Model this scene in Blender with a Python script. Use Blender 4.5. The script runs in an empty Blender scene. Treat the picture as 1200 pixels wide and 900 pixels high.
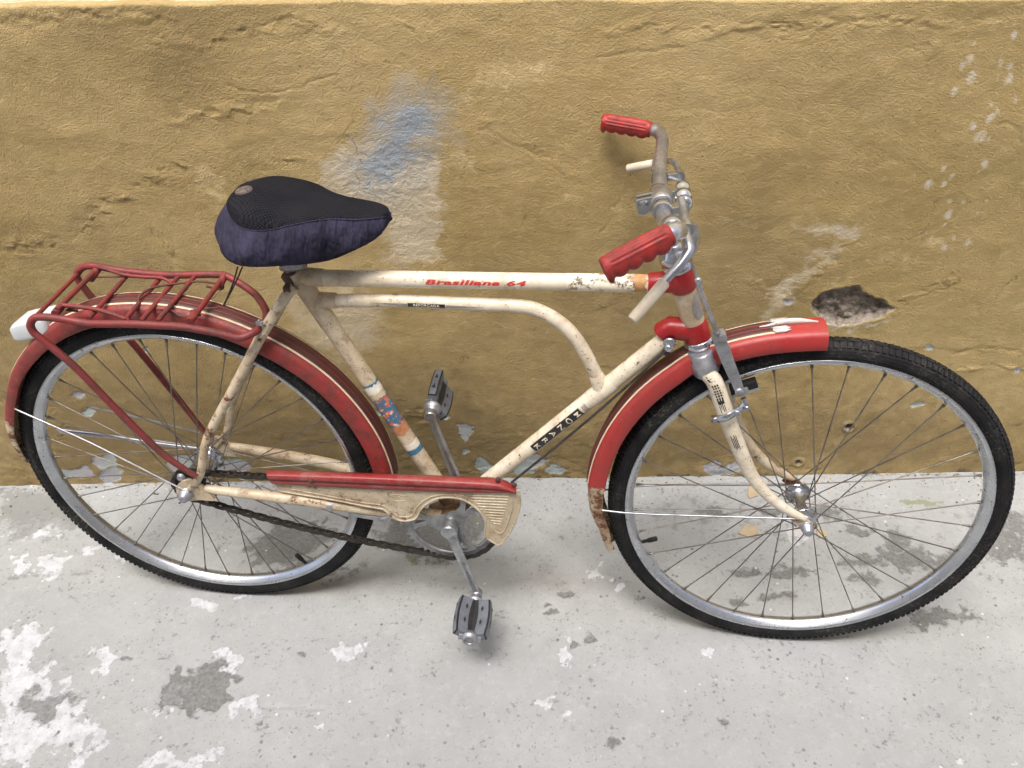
import bpy, bmesh, math, random
import numpy as np
from mathutils import Matrix, Vector
R = math.radians
random.seed(7)
sc = bpy.context.scene
col = sc.collection

# ------------------------------------------------------------------ camera, sky, sun, exposure
cam_d = bpy.data.cameras.new('camera')
cam_d.sensor_width = 36.0
cam_d.lens = 938.72 / 1200 * 36.0
cam_d.clip_start = 0.05
cam_d.clip_end = 500
cam = bpy.data.objects.new('camera', cam_d)
col.objects.link(cam)
cr, cu, cf = (0.999686, 0.00497, -0.024555), (0.015993, 0.627812, 0.778201), (-0.019283, 0.778349, -0.627536)
cam.matrix_world = Matrix(((cr[0], cu[0], -cf[0], 0.0), (cr[1], cu[1], -cf[1], -1.34272),
                           (cr[2], cu[2], -cf[2], 1.370007), (0, 0, 0, 1)))
sc.camera = cam

SUN_EL, SUN_AZ = 66.0, 200.0          # azimuth clockwise from +Y: behind the camera, a little to its left
wd = bpy.data.worlds.new('World')
sc.world = wd
wd.use_nodes = True
wn = wd.node_tree
bg = wn.nodes['Background']
sky = wn.nodes.new('ShaderNodeTexSky')
sky.sky_type = 'NISHITA'
sky.sun_disc = False
sky.sun_elevation = R(SUN_EL)
sky.sun_rotation = R(SUN_AZ)
sky.air_density = 0.6
sky.dust_density = 4.0
sky.ozone_density = 0.6
wn.links.new(sky.outputs[0], bg.inputs[0])
bg.inputs[1].default_value = 0.15
sun_d = bpy.data.lights.new('sun', 'SUN')
sun_d.energy = 1.5
sun_d.angle = R(30)
sun_d.color = (1.0, 0.985, 0.965)
sun = bpy.data.objects.new('sun', sun_d)
col.objects.link(sun)
sd = Vector((math.sin(R(SUN_AZ)) * math.cos(R(SUN_EL)), math.cos(R(SUN_AZ)) * math.cos(R(SUN_EL)), math.sin(R(SUN_EL))))
sun.rotation_euler = sd.to_track_quat('Z', 'Y').to_euler()
sun.location = sd * 20
sc.view_settings.view_transform = 'Standard'
sc.view_settings.look = 'None'
sc.view_settings.exposure = 1.48
sc.view_settings.gamma = 1.0

# ------------------------------------------------------------------ shader helpers
class G:
    def __init__(s, name, rough=0.5, metal=0.0, spec=0.5):
        s.m = bpy.data.materials.new(name)
        s.m.use_nodes = True
        s.t = s.m.node_tree
        s.b = s.t.nodes['Principled BSDF']
        s.b.inputs['Roughness'].default_value = rough
        s.b.inputs['Metallic'].default_value = metal
        s.b.inputs['Specular IOR Level'].default_value = spec
        s._c = None
    def node(s, t): return s.t.nodes.new(t)
    def ln(s, a, b): s.t.links.new(a, b)
    def put(s, v, sock):
        if isinstance(v, bpy.types.NodeSocket): s.ln(v, sock)
        elif isinstance(v, (tuple, list)): sock.default_value = (*v, 1.0) if len(v) == 3 and sock.type == 'RGBA' else v
        else: sock.default_value = v
    @property
    def co(s):
        if s._c is None: s._c = s.node('ShaderNodeTexCoord').outputs['Object']
        return s._c
    def scale(s, v, xyz):
        n = s.node('ShaderNodeMapping'); s.ln(v, n.inputs[0]); n.inputs['Scale'].default_value = xyz
        return n.outputs[0]
    def noise(s, scale, detail=4, rough=0.55, vec=None, dist=0.0):
        n = s.node('ShaderNodeTexNoise'); s.ln(vec or s.co, n.inputs['Vector'])
        n.inputs['Scale'].default_value = scale; n.inputs['Detail'].default_value = detail
        n.inputs['Roughness'].default_value = rough; n.inputs['Distortion'].default_value = dist
        return n.outputs['Fac']
    def voro(s, scale, out='Distance', vec=None, rnd=1.0):
        n = s.node('ShaderNodeTexVoronoi'); s.ln(vec or s.co, n.inputs['Vector'])
        n.inputs['Scale'].default_value = scale; n.inputs['Randomness'].default_value = rnd
        return n.outputs[out]
    def attr(s, name):
        n = s.node('ShaderNodeAttribute'); n.attribute_name = name
        q = s.node('ShaderNodeSeparateColor'); s.ln(n.outputs['Color'], q.inputs[0])
        return q.outputs[0], q.outputs[1], q.outputs[2]
    def rng(s, v, a, b, c=0.0, d=1.0):
        n = s.node('ShaderNodeMapRange'); n.clamp = True
        s.put(v, n.inputs[0])
        for i, x in enumerate((a, b, c, d)): n.inputs[i + 1].default_value = x
        return n.outputs[0]
    def math(s, op, a, b=0.0):
        n = s.node('ShaderNodeMath'); n.operation = op; s.put(a, n.inputs[0]); s.put(b, n.inputs[1])
        return n.outputs[0]
    def mul(s, a, b): return s.math('MULTIPLY', a, b)
    def add(s, a, b): return s.math('ADD', a, b)
    def mix(s, f, a, b):
        n = s.node('ShaderNodeMix'); n.data_type = 'RGBA'
        s.put(f, n.inputs[0]); s.put(a, n.inputs[6]); s.put(b, n.inputs[7])
        return n.outputs[2]
    def bump(s, h, dist, strength=1.0, nrm=None):
        n = s.node('ShaderNodeBump'); n.inputs['Strength'].default_value = strength; n.inputs['Distance'].default_value = dist
        s.ln(h, n.inputs['Height'])
        if nrm: s.ln(nrm, n.inputs['Normal'])
        s.ln(n.outputs[0], s.b.inputs['Normal'])
        return n.outputs[0]
    def color(s, c): s.put(c, s.b.inputs['Base Color'])
    def rough(s, r): s.put(r, s.b.inputs['Roughness'])

def paint(name, base, alt, rust=0.5, dots=0.5, rough=0.42, dull_tint=(0.22, 0.13, 0.06), gr=0.5, patchy=True):
    """old bicycle enamel: fading, brown dirt clouds, rust breaking through, pin-prick chips"""
    g = G(name, rough)
    c = g.mix(g.rng(g.noise(14, 5, 0.6), 0.35, 0.7), base, alt)
    gm = g.mul(g.rng(g.noise(30, 7, 0.7), 0.46, 0.74), gr)
    c = g.mix(gm, c, dull_tint)
    rn = g.noise(46, 9, 0.72)
    rm = g.rng(rn, 0.70 - 0.16 * rust, 0.74 - 0.15 * rust)
    big = g.rng(g.noise(9, 3), 0.42, 0.6)
    if patchy: rm = g.mul(rm, big)
    c = g.mix(rm, c, g.mix(g.noise(120, 3), (0.055, 0.022, 0.012), (0.22, 0.085, 0.035)))
    fr = g.mul(g.rng(g.noise(210, 4, 0.6), 0.57, 0.68), g.rng(g.noise(17, 4, 0.6), 0.44, 0.62))
    c = g.mix(g.mul(fr, min(0.8, 0.9 * gr)), c, (0.30, 0.13, 0.05) if base[1] > 0.2 else (0.10, 0.03, 0.022))
    if base[1] < 0.1:
        sc2 = g.rng(g.noise(1.0, 5, 0.7, g.scale(g.co, (60, 60, 160))), 0.60, 0.70)
        c = g.mix(g.mul(sc2, 0.35), c, (min(1, base[0] * 1.5), base[1] + 0.10, base[2] + 0.09))
    d = g.rng(g.voro(170), 0.20, 0.11)
    d = g.mul(d, g.rng(g.noise(60, 2), 0.60 - 0.14 * dots, 0.64 - 0.14 * dots))
    c = g.mix(g.mul(d, 0.9), c, (0.045, 0.025, 0.016))
    g.color(c)
    g.rough(g.rng(g.add(rm, g.mul(gm, 0.7)), 0, 1, rough, 0.85))
    g.bump(g.add(g.mul(g.add(rm, d), -1.0), g.mul(g.noise(90, 4), 0.25)), 0.0006, 0.7)
    return g.m

def metal(name, base, dark, rough=0.3, rust=0.0, met=0.9, sc_=40, bmp=0.35):
    g = G(name, rough, met)
    n = g.noise(sc_, 6, 0.65)
    c = g.mix(g.rng(n, 0.42, 0.68), base, dark)
    rm = g.mul(g.rng(g.noise(70, 8, 0.7), 0.66 - 0.2 * rust, 0.72 - 0.2 * rust), 1.0 if rust > 0 else 0.0)
    c = g.mix(rm, c, (0.13, 0.055, 0.028))
    g.color(c)
    g.put(g.rng(rm, 0, 1, met, 0.1), g.b.inputs['Metallic'])
    g.rough(g.add(g.rng(n, 0.3, 0.75, rough * 0.8, rough * 1.5), g.mul(rm, 0.35)))
    g.bump(g.noise(160, 4), 0.0003, bmp)
    return g.m

def plain(name, a, b, rough=0.5, scale=60, bump=0.0004, spec=0.5, detail=5):
    g = G(name, rough, 0, spec)
    n = g.noise(scale, detail, 0.62)
    g.color(g.mix(g.rng(n, 0.3, 0.7), a, b))
    g.rough(g.rng(n, 0.3, 0.7, rough * 0.85, min(1, rough * 1.2)))
    g.bump(g.noise(scale * 3, 4), bump, 0.6)
    return g.m

M = {}
M['cream'] = paint('cream_enamel', (0.74, 0.68, 0.55), (0.64, 0.55, 0.40), 0.55, 0.8, 0.36, (0.30, 0.17, 0.07), 0.62)
M['cream_worn'] = paint('worn_cream_enamel', (0.60, 0.52, 0.38), (0.50, 0.39, 0.25), 0.95, 1.0, 0.42, (0.20, 0.105, 0.045), 0.7)
M['cream_guard'] = paint('guard_cream_enamel', (0.56, 0.49, 0.35), (0.46, 0.37, 0.25), 0.9, 1.0, 0.45, (0.24, 0.13, 0.055), 0.75)
M['red'] = paint('red_enamel', (0.36, 0.024, 0.022), (0.31, 0.042, 0.036), 0.4, 0.7, 0.45, (0.22, 0.04, 0.035), 0.4)
M['rack'] = paint('rack_enamel', (0.215, 0.021, 0.021), (0.155, 0.030, 0.027), 0.8, 0.9, 0.55, (0.055, 0.026, 0.020), 1.0)
M['red_lug'] = paint('lug_red_enamel', (0.36, 0.011, 0.013), (0.29, 0.013, 0.014), 0.25, 0.5, 0.3, (0.30, 0.03, 0.03), 0.3)
M['red_dusty'] = paint('dusty_red_enamel', (0.265, 0.024, 0.021), (0.20, 0.038, 0.031), 0.5, 0.7, 0.52, (0.070, 0.032, 0.026), 1.0)
M['red_guard'] = paint('guard_red_enamel', (0.25, 0.014, 0.014), (0.27, 0.045, 0.040), 0.4, 0.6, 0.42, (0.34, 0.20, 0.17), 0.6)
M['maroon'] = paint('maroon_enamel', (0.062, 0.020, 0.018), (0.09, 0.027, 0.024), 0.25, 0.4, 0.5, (0.09, 0.05, 0.04), 0.6)
M['pinstripe'] = plain('cream_pinstripe', (0.75, 0.66, 0.46), (0.60, 0.44, 0.28), 0.5, 70)
M['rusty_cream'] = paint('flaking_cream_enamel', (0.58, 0.50, 0.36), (0.40, 0.26, 0.14), 1.25, 1.0, 0.6, (0.16, 0.075, 0.04), 1.0, False)
M['chrome'] = metal('chrome', (0.55, 0.57, 0.60), (0.40, 0.41, 0.44), 0.18, 0.04, 0.95, 18, 0.06)
M['rim'] = metal('rim_steel', (0.58, 0.60, 0.63), (0.46, 0.48, 0.51), 0.26, 0.28, 0.95, 16, 0.05)
M['dull_metal'] = metal('dull_aluminium', (0.42, 0.43, 0.45), (0.25, 0.25, 0.26), 0.42, 0.15, 0.75)
M['bar'] = metal('handlebar_steel', (0.52, 0.52, 0.54), (0.24, 0.23, 0.22), 0.28, 0.06, 0.85, 22, 0.12)
M['spoke'] = metal('spoke_steel', (0.24, 0.22, 0.20), (0.13, 0.115, 0.10), 0.38, 0.1, 0.8)
M['wire'] = metal('bright_wire', (0.44, 0.45, 0.48), (0.28, 0.28, 0.30), 0.3, 0.0, 0.85, 40, 0.03)
M['dark_metal'] = metal('greasy_steel', (0.055, 0.048, 0.042), (0.03, 0.026, 0.022), 0.5, 0.2, 0.5)
M['crank'] = metal('crank_steel', (0.46, 0.47, 0.49), (0.27, 0.27, 0.28), 0.3, 0.08, 0.88)
M['ring'] = metal('chainring_steel', (0.34, 0.35, 0.36), (0.2, 0.2, 0.2), 0.42, 0.2, 0.7)
M['rust_wire'] = plain('rusty_wire', (0.07, 0.03, 0.022), (0.16, 0.06, 0.04), 0.8, 90)
g = G('tyre_rubber', 0.7, 0, 0.22)
n = g.noise(18, 7, 0.7); n2 = g.noise(220, 3, 0.6)
c = g.mix(g.rng(n, 0.35, 0.7), (0.0065, 0.0065, 0.0072), (0.024, 0.023, 0.022))
c = g.mix(g.mul(g.rng(n2, 0.52, 0.70), g.rng(g.noise(9, 5, 0.65), 0.45, 0.65)), c, (0.095, 0.090, 0.083))
g.color(c); g.bump(n2, 0.0004, 0.5)
M['tyre'] = g.m
M['rubber'] = plain('black_rubber', (0.0065, 0.0065, 0.007), (0.022, 0.021, 0.020), 0.65, 26, 0.0004, 0.25)
M['pad'] = plain('pedal_rubber', (0.012, 0.012, 0.013), (0.03, 0.03, 0.03), 0.55, 60)
M['cable'] = plain('black_cable', (0.02, 0.018, 0.016), (0.05, 0.045, 0.04), 0.5, 60)
M['grip'] = plain('red_grip_rubber', (0.31, 0.017, 0.012), (0.19, 0.015, 0.012), 0.5, 45, 0.0005)
g = G('red_grip_rubber', 0.55)
n = g.noise(28, 7, 0.7)
c = g.mix(g.rng(n, 0.40, 0.68), (0.32, 0.018, 0.013), (0.20, 0.016, 0.013))
c = g.mix(g.mul(g.rng(g.noise(75, 6, 0.72), 0.50, 0.68), 0.75), c, (0.075, 0.018, 0.015))
c = g.mix(g.mul(g.rng(g.noise(50, 5, 0.7), 0.60, 0.72), 0.5), c, (0.42, 0.13, 0.11))
g.color(c); g.rough(g.rng(n, 0.3, 0.7, 0.45, 0.75)); g.bump(g.noise(130, 4), 0.0004, 0.5)
M['grip'] = g.m
M['lever_white'] = plain('cream_lever_sleeve', (0.62, 0.56, 0.44), (0.52, 0.44, 0.33), 0.5, 40)
M['white'] = plain('white_plastic', (0.62, 0.65, 0.66), (0.52, 0.54, 0.55), 0.32, 20, 0.0002)
M['scuffed_white'] = paint('scuffed_white', (0.66, 0.64, 0.60), (0.56, 0.50, 0.44), 0.5, 0.7, 0.45, (0.30, 0.12, 0.09), 0.6)
M['black_print'] = plain('black_decal', (0.012, 0.012, 0.012), (0.03, 0.028, 0.025), 0.4, 80, 0.0001)
M['white_print'] = plain('white_decal', (0.78, 0.72, 0.58), (0.70, 0.60, 0.45), 0.4, 80, 0.0001)
M['red_print'] = plain('red_decal', (0.55, 0.02, 0.025), (0.48, 0.05, 0.04), 0.4, 200, 0.0001)
M['clamp'] = plain('rusty_clamp', (0.05, 0.028, 0.018), (0.13, 0.07, 0.04), 0.7, 60)
M['emblem'] = plain('worn_round_emblem', (0.035, 0.03, 0.028), (0.16, 0.12, 0.10), 0.7, 150)
M['badge'] = plain('worn_badge', (0.16, 0.15, 0.14), (0.36, 0.33, 0.29), 0.5, 120)
M['grey_plate'] = plain('pedal_plate_grey', (0.17, 0.185, 0.21), (0.11, 0.12, 0.135), 0.45, 50)
M['bb_dirt'] = plain('greasy_bracket', (0.20, 0.12, 0.055), (0.07, 0.04, 0.02), 0.8, 55, 0.002)

g = G('saddle_mesh_fabric', 1.0, 0, 0.04)
w1 = g.node('ShaderNodeTexChecker'); g.ln(g.co, w1.inputs['Vector']); w1.inputs['Scale'].default_value = 330
n = g.noise(22, 5)
g.color(g.mix(g.mul(w1.outputs['Fac'], 0.55), g.mix(g.rng(n, 0.35, 0.7), (0.006, 0.0065, 0.0085), (0.014, 0.014, 0.017)), (0.030, 0.030, 0.034)))
g.bump(w1.outputs['Fac'], 0.0006, 0.8)
M['saddle_mesh'] = g.m
g = G('saddle_side_fabric', 0.9, 0, 0.12)
n = g.noise(16, 6, 0.65)
c = g.mix(g.rng(n, 0.40, 0.62), (0.044, 0.041, 0.072), (0.023, 0.021, 0.033))
c = g.mix(g.rng(g.noise(38, 6, 0.7), 0.56, 0.72), c, (0.024, 0.017, 0.017))
g.color(c)
folds = g.noise(1.0, 3, 0.5, g.scale(g.co, (58, 20, 22)))
b1 = g.bump(folds, 0.016, 1.0)
g.bump(g.noise(700, 2), 0.0004, 0.4, b1)
M['saddle_side'] = g.m

g = G('picture_sticker', 0.35)
v = g.voro(190, 'Color')
q = g.node('ShaderNodeSeparateColor'); g.ln(v, q.inputs[0])
n1 = g.noise(95, 6, 0.75); n2 = g.noise(130, 5)
c = g.mix(g.rng(q.outputs[0], 0.45, 0.5), (0.02, 0.14, 0.25), (0.11, 0.11, 0.15))
c = g.mix(g.rng(n1, 0.54, 0.57), c, (0.55, 0.13, 0.05))
c = g.mix(g.rng(n2, 0.60, 0.62), c, (0.65, 0.42, 0.28))
g.color(c)
M['sticker'] = g.m
M['sticker_orange'] = plain('orange_sticker', (0.42, 0.11, 0.035), (0.40, 0.24, 0.13), 0.4, 130)
M['sticker_blue'] = plain('blue_sticker', (0.03, 0.11, 0.20), (0.07, 0.20, 0.28), 0.4, 130)
M['sticker_white'] = plain('white_sticker', (0.75, 0.72, 0.62), (0.6, 0.55, 0.45), 0.4, 130)
M['tape'] = plain('peeling_brown_tape', (0.30, 0.13, 0.055), (0.55, 0.32, 0.12), 0.5, 60, 0.001)

g = G('peeling_white_sticker', 0.5)
pn_ = g.noise(62, 8, 0.75)
c = g.mix(g.rng(pn_, 0.52, 0.58), (0.76, 0.70, 0.56), (0.10, 0.065, 0.04))
c = g.mix(g.rng(g.noise(40, 6, 0.7), 0.52, 0.62), c, (0.42, 0.24, 0.10))
g.color(c); g.bump(pn_, 0.0008, 0.6)
M['peeling'] = g.m

# ------------------------------------------------------------------ wall and floor materials
g = G('ochre_plaster', 0.88, 0, 0.25)
lp, blue, pale = g.attr('m1'); lpn = g.add(g.mul(g.add(g.noise(9, 7, 0.7), -0.5), 1.3), g.mul(g.add(g.noise(70, 5, 0.7), -0.5), 0.7)); chip, hole, dull_tint = g.attr('m2'); speck, crack, base_dirt = g.attr('m3')
n0 = g.noise(2.2, 6, 0.6); n1 = g.noise(11, 6, 0.65); n2 = g.noise(60, 5, 0.65); n3 = g.noise(240, 3)
c = g.mix(g.rng(g.add(n0, g.mul(g.add(n1, -0.5), 0.5)), 0.36, 0.66), (0.348, 0.256, 0.105), (0.474, 0.362, 0.176))
c = g.mix(g.mul(g.rng(n1, 0.40, 0.72), 0.5), c, (0.335, 0.228, 0.085))
c = g.mix(g.mul(g.rng(n2, 0.50, 0.75), 0.35), c, (0.57, 0.44, 0.235))
c = g.mix(g.mul(g.rng(g.add(dull_tint, g.mul(g.add(n1, -0.5), 0.9)), 0.28, 0.88), 0.78), c, (0.215, 0.155, 0.074))
c = g.mix(g.mul(g.rng(g.add(pale, g.mul(g.add(n2, -0.5), 0.9)), 0.35, 0.95), 0.75), c, (0.68, 0.54, 0.30))
c = g.mix(g.mul(g.rng(g.add(lp, lpn), 0.30, 0.95), 0.85), c, g.mix(g.rng(n1, 0.35, 0.65), (0.50, 0.43, 0.31), (0.62, 0.53, 0.37)))
c = g.mix(g.mul(g.rng(g.add(blue, g.mul(lpn, 0.55)), 0.15, 0.75), 0.90), c, g.mix(g.rng(g.add(blue, g.mul(lpn, 0.5)), 0.55, 1.0), (0.37, 0.365, 0.34), (0.26, 0.32, 0.385)))
c = g.mix(g.mul(g.rng(g.add(speck, g.mul(g.add(n2, -0.5), 1.1)), 0.38, 0.85), 0.75), c, (0.62, 0.56, 0.46))
chm = g.rng(g.add(chip, g.mul(g.add(g.noise(45, 6, 0.72), -0.5), 1.1)), 0.49, 0.55)
cc = g.mix(g.rng(g.noise(7, 2), 0.42, 0.56), (0.36, 0.44, 0.42), (0.40, 0.39, 0.43))
cc = g.mix(g.rng(g.noise(60, 6, 0.7), 0.45, 0.7), cc, (0.48, 0.47, 0.42))
c = g.mix(chm, c, cc)
hm = g.rng(g.add(hole, g.mul(g.add(n2, -0.5), 0.12)), 0.49, 0.53)
hc = g.mix(g.rng(g.noise(55, 8, 0.75), 0.40, 0.66), (0.17, 0.135, 0.105), (0.46, 0.41, 0.345))
c = g.mix(hm, c, hc)
c = g.mix(g.mul(g.rng(crack, 0.3, 1.0), 0.75), c, (0.10, 0.065, 0.03))
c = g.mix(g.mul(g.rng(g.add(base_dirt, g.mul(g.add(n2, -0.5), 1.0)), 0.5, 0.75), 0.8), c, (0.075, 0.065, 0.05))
vn = g.node('ShaderNodeTexVoronoi'); vn.feature = 'DISTANCE_TO_EDGE'
mixv = g.node('ShaderNodeVectorMath'); mixv.operation = 'ADD'
nv_ = g.node('ShaderNodeTexNoise'); g.ln(g.co, nv_.inputs['Vector']); nv_.inputs['Scale'].default_value = 14; nv_.inputs['Detail'].default_value = 5
sv_ = g.node('ShaderNodeVectorMath'); sv_.operation = 'SCALE'; g.ln(nv_.outputs['Color'], sv_.inputs[0]); sv_.inputs['Scale'].default_value = 0.12
g.ln(g.co, mixv.inputs[0]); g.ln(sv_.outputs[0], mixv.inputs[1]); g.ln(mixv.outputs[0], vn.inputs['Vector']); vn.inputs['Scale'].default_value = 3.6
hair = g.mul(g.rng(vn.outputs['Distance'], 0.0075, 0.002), g.mul(g.rng(g.noise(5, 4, 0.6), 0.52, 0.60), g.rng(n2, 0.42, 0.55)))
c = g.mix(g.mul(hair, 0.6), c, (0.13, 0.085, 0.035))
c = g.mix(g.mul(g.rng(g.noise(130, 3, 0.5), 0.69, 0.75), 0.6), c, (0.12, 0.08, 0.04))
g.color(c)
bb = g.bump(g.add(g.add(g.mul(g.noise(24, 6, 0.6), 0.12), g.mul(g.noise(165, 5, 0.68), 0.20)), g.mul(chm, -0.10)), 0.0085, 0.85)
g.bump(g.add(n3, g.noise(480, 2)), 0.0020, 0.85, bb)
M['ochre'] = g.m

g = G('cream_plaster', 0.85, 0, 0.25)
n = g.noise(9, 6)
g.color(g.mix(g.rng(n, 0.3, 0.7), (0.86, 0.80, 0.62), (0.80, 0.72, 0.52)))
g.bump(g.noise(60, 6, 0.65), 0.003, 0.6)
M['cream_plaster'] = g.m

M['sky_blocker'] = plain('sky_blocker_plaster', (0.55, 0.54, 0.52), (0.48, 0.47, 0.45), 0.85, 6, 0.003)  # plaster of the added, unseen wall that narrows the sky
g = G('worn_concrete', 0.8, 0, 0.3)
white, dark, moss = g.attr('m1'); rust, crack, wet = g.attr('m2')
n0 = g.noise(2.6, 6, 0.6); n1 = g.noise(14, 6, 0.65); n2 = g.noise(70, 6, 0.68); n3 = g.noise(260, 3, 0.6)
c = g.mix(g.rng(n0, 0.34, 0.66), (0.336, 0.347, 0.337), (0.396, 0.408, 0.398))
c = g.mix(g.mul(g.rng(n1, 0.40, 0.70), 0.45), c, (0.312, 0.320, 0.310))
c = g.mix(g.mul(g.rng(n2, 0.52, 0.72), 0.45), c, (0.448, 0.458, 0.452))
c = g.mix(g.mul(g.rng(g.add(rust, g.mul(g.add(n1, -0.5), 0.9)), 0.35, 0.95), 0.55), c, (0.225, 0.195, 0.165))
wm = g.rng(g.add(white, g.mul(g.add(g.noise(34, 7, 0.7), -0.5), 1.3)), 0.50, 0.58)
c = g.mix(g.mul(wm, g.rng(g.noise(48, 6, 0.7), 0.36, 0.58, 0.35, 0.9)), c, g.mix(g.rng(n2, 0.35, 0.7), (0.54, 0.56, 0.585), (0.63, 0.645, 0.655)))
gm = g.rng(g.add(wet, g.mul(g.add(g.noise(30, 7, 0.72), -0.5), 1.6)), 0.55, 0.75)
c = g.mix(g.mul(gm, 0.75), c, (0.215, 0.22, 0.20))
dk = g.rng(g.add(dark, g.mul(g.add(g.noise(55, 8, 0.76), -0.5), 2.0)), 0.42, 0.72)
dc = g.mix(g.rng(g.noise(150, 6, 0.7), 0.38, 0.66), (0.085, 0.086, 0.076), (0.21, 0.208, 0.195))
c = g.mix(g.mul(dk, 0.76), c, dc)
mm = g.rng(g.add(moss, g.mul(g.add(g.noise(60, 6, 0.7), -0.5), 1.2)), 0.5, 0.66)
c = g.mix(g.mul(mm, 0.75), c, g.mix(n2, (0.15, 0.18, 0.075), (0.27, 0.30, 0.17)))
sp = g.math('MAXIMUM', g.mul(g.rng(g.noise(95, 5, 0.66), 0.585, 0.66), g.rng(n1, 0.42, 0.56)), g.mul(g.rng(g.noise(170, 4, 0.6), 0.62, 0.68), g.rng(n0, 0.40, 0.55)))
c = g.mix(g.mul(sp, 0.8), c, (0.19, 0.185, 0.175))
sp2 = g.mul(g.rng(g.voro(40, rnd=1.0), 0.16, 0.08), g.rng(g.noise(8, 3), 0.53, 0.60))
c = g.mix(g.mul(sp2, 0.85), c, (0.13, 0.125, 0.12))
ws = g.mul(g.rng(g.voro(31), 0.10, 0.06), g.rng(g.noise(11, 3), 0.52, 0.56))
c = g.mix(g.mul(ws, 0.8), c, (0.64, 0.64, 0.64))
c = g.mix(g.mul(g.rng(crack, 0.3, 1.0), 0.75), c, (0.17, 0.16, 0.145))
g.color(c)
g.rough(g.rng(n1, 0.3, 0.7, 0.72, 0.9))
h = g.add(g.add(g.mul(n2, 0.6), g.mul(n1, 0.6)), g.add(g.mul(wm, 0.14), g.add(g.mul(dk, -0.35), g.mul(sp, -0.2))))
bb = g.bump(h, 0.004, 0.7)
g.bump(g.add(n3, g.mul(g.noise(600, 2), 0.5)), 0.0009, 0.6, bb)
M['concrete'] = g.m
M['crumb_dark'] = plain('crumb_dark', (0.10, 0.085, 0.065), (0.20, 0.17, 0.13), 0.9, 50, 0.001)
M['plaster_chip'] = plain('chip_ochre', (0.48, 0.39, 0.26), (0.42, 0.33, 0.20), 0.85, 50, 0.001)
M['chip_pale'] = plain('chip_pale', (0.52, 0.51, 0.48), (0.44, 0.43, 0.41), 0.85, 50, 0.001)

# ------------------------------------------------------------------ noise on numpy grids
_rs = np.random.RandomState(11)
_perm = np.concatenate([_rs.permutation(256)] * 2)
_ang = _rs.rand(256) * 2 * np.pi
_gx, _gy = np.cos(_ang), np.sin(_ang)
def perlin(x, y):
    xi = np.floor(x).astype(int); yi = np.floor(y).astype(int)
    xf = x - xi; yf = y - yi
    u = xf * xf * xf * (xf * (xf * 6 - 15) + 10); v = yf * yf * yf * (yf * (yf * 6 - 15) + 10)
    def gr(ix, iy, dx, dy):
        h = _perm[_perm[ix & 255] + (iy & 255)]
        return _gx[h] * dx + _gy[h] * dy
    a = gr(xi, yi, xf, yf); b = gr(xi + 1, yi, xf - 1, yf)
    c_ = gr(xi, yi + 1, xf, yf - 1); d = gr(xi + 1, yi + 1, xf - 1, yf - 1)
    return (a + u * (b - a)) * (1 - v) + (c_ + u * (d - c_)) * v
def fbm(x, y, f, o=4, p=0.5, sx=1.0, sy=1.0):
    r = 0; a = 1.0
    for k in range(o):
        r = r + a * perlin(x * f * sx + 17.3 * k, y * f * sy - 9.1 * k); f *= 2.03; a *= p
    return r
def seg_dist(X, Y, pts, closed=False):
    d = np.full(X.shape, 1e9)
    P = list(pts) + ([pts[0]] if closed else [])
    for (ax, ay), (bx, by) in zip(P[:-1], P[1:]):
        vx, vy = bx - ax, by - ay
        L = vx * vx + vy * vy + 1e-12
        t = np.clip(((X - ax) * vx + (Y - ay) * vy) / L, 0, 1)
        d = np.minimum(d, np.hypot(X - ax - t * vx, Y - ay - t * vy))
    return d
def poly_sd(X, Y, pts):
    d = seg_dist(X, Y, pts, True)
    ins = np.zeros(X.shape, bool)
    n = len(pts)
    for i in range(n):
        (ax, ay), (bx, by) = pts[i], pts[(i + 1) % n]
        if ay == by: continue
        c_ = ((ay > Y) != (by > Y)) & (X < (bx - ax) * (Y - ay) / (by - ay) + ax)
        ins ^= c_
    return np.where(ins, -d, d)
def window(X, Y, pts, m):
    p = np.array(pts)
    i = np.where((X[0] > p[:, 0].min() - m) & (X[0] < p[:, 0].max() + m))[0]
    j = np.where((Y[:, 0] > p[:, 1].min() - m) & (Y[:, 0] < p[:, 1].max() + m))[0]
    if len(i) == 0 or len(j) == 0: return None
    return (slice(j[0], j[-1] + 1), slice(i[0], i[-1] + 1))
def mask(arr, X, Y, pts, soft, val=1.0, line=None, warp=0.0):
    """arr = max(arr, val inside the outline, falling off over soft)"""
    w = window(X, Y, pts, soft * 2 + 0.03 + (line or 0))
    if w is None: return
    xa, ya = X[w], Y[w]
    if warp > 0:
        p_ = np.array(pts); k_ = warp * min(1.0, 0.25 + 14 * min(np.ptp(p_[:, 0]), np.ptp(p_[:, 1])))
        xa = xa + k_ * fbm(X[w], Y[w], 26, 4, 0.62); ya = ya + k_ * fbm(X[w] + 5, Y[w] + 9, 26, 4, 0.62)
    s = (seg_dist(xa, ya, pts) - line) if line is not None else poly_sd(xa, ya, pts)
    v = np.clip(0.5 - s / (2 * soft), 0, 1)
    arr[w] = np.maximum(arr[w], val * v)
def axis_pts(lo, hi, step, far_lo, far_hi, grow=1.35):
    a = list(np.arange(lo, hi + step / 2, step))
    s = step; x = hi
    while x < far_hi: s *= grow; x = min(x + s, far_hi); a.append(x)
    s = step; x = lo
    while x > far_lo: s *= grow; x = max(x - s, far_lo); a.insert(0, x)
    return np.array(a)
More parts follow.
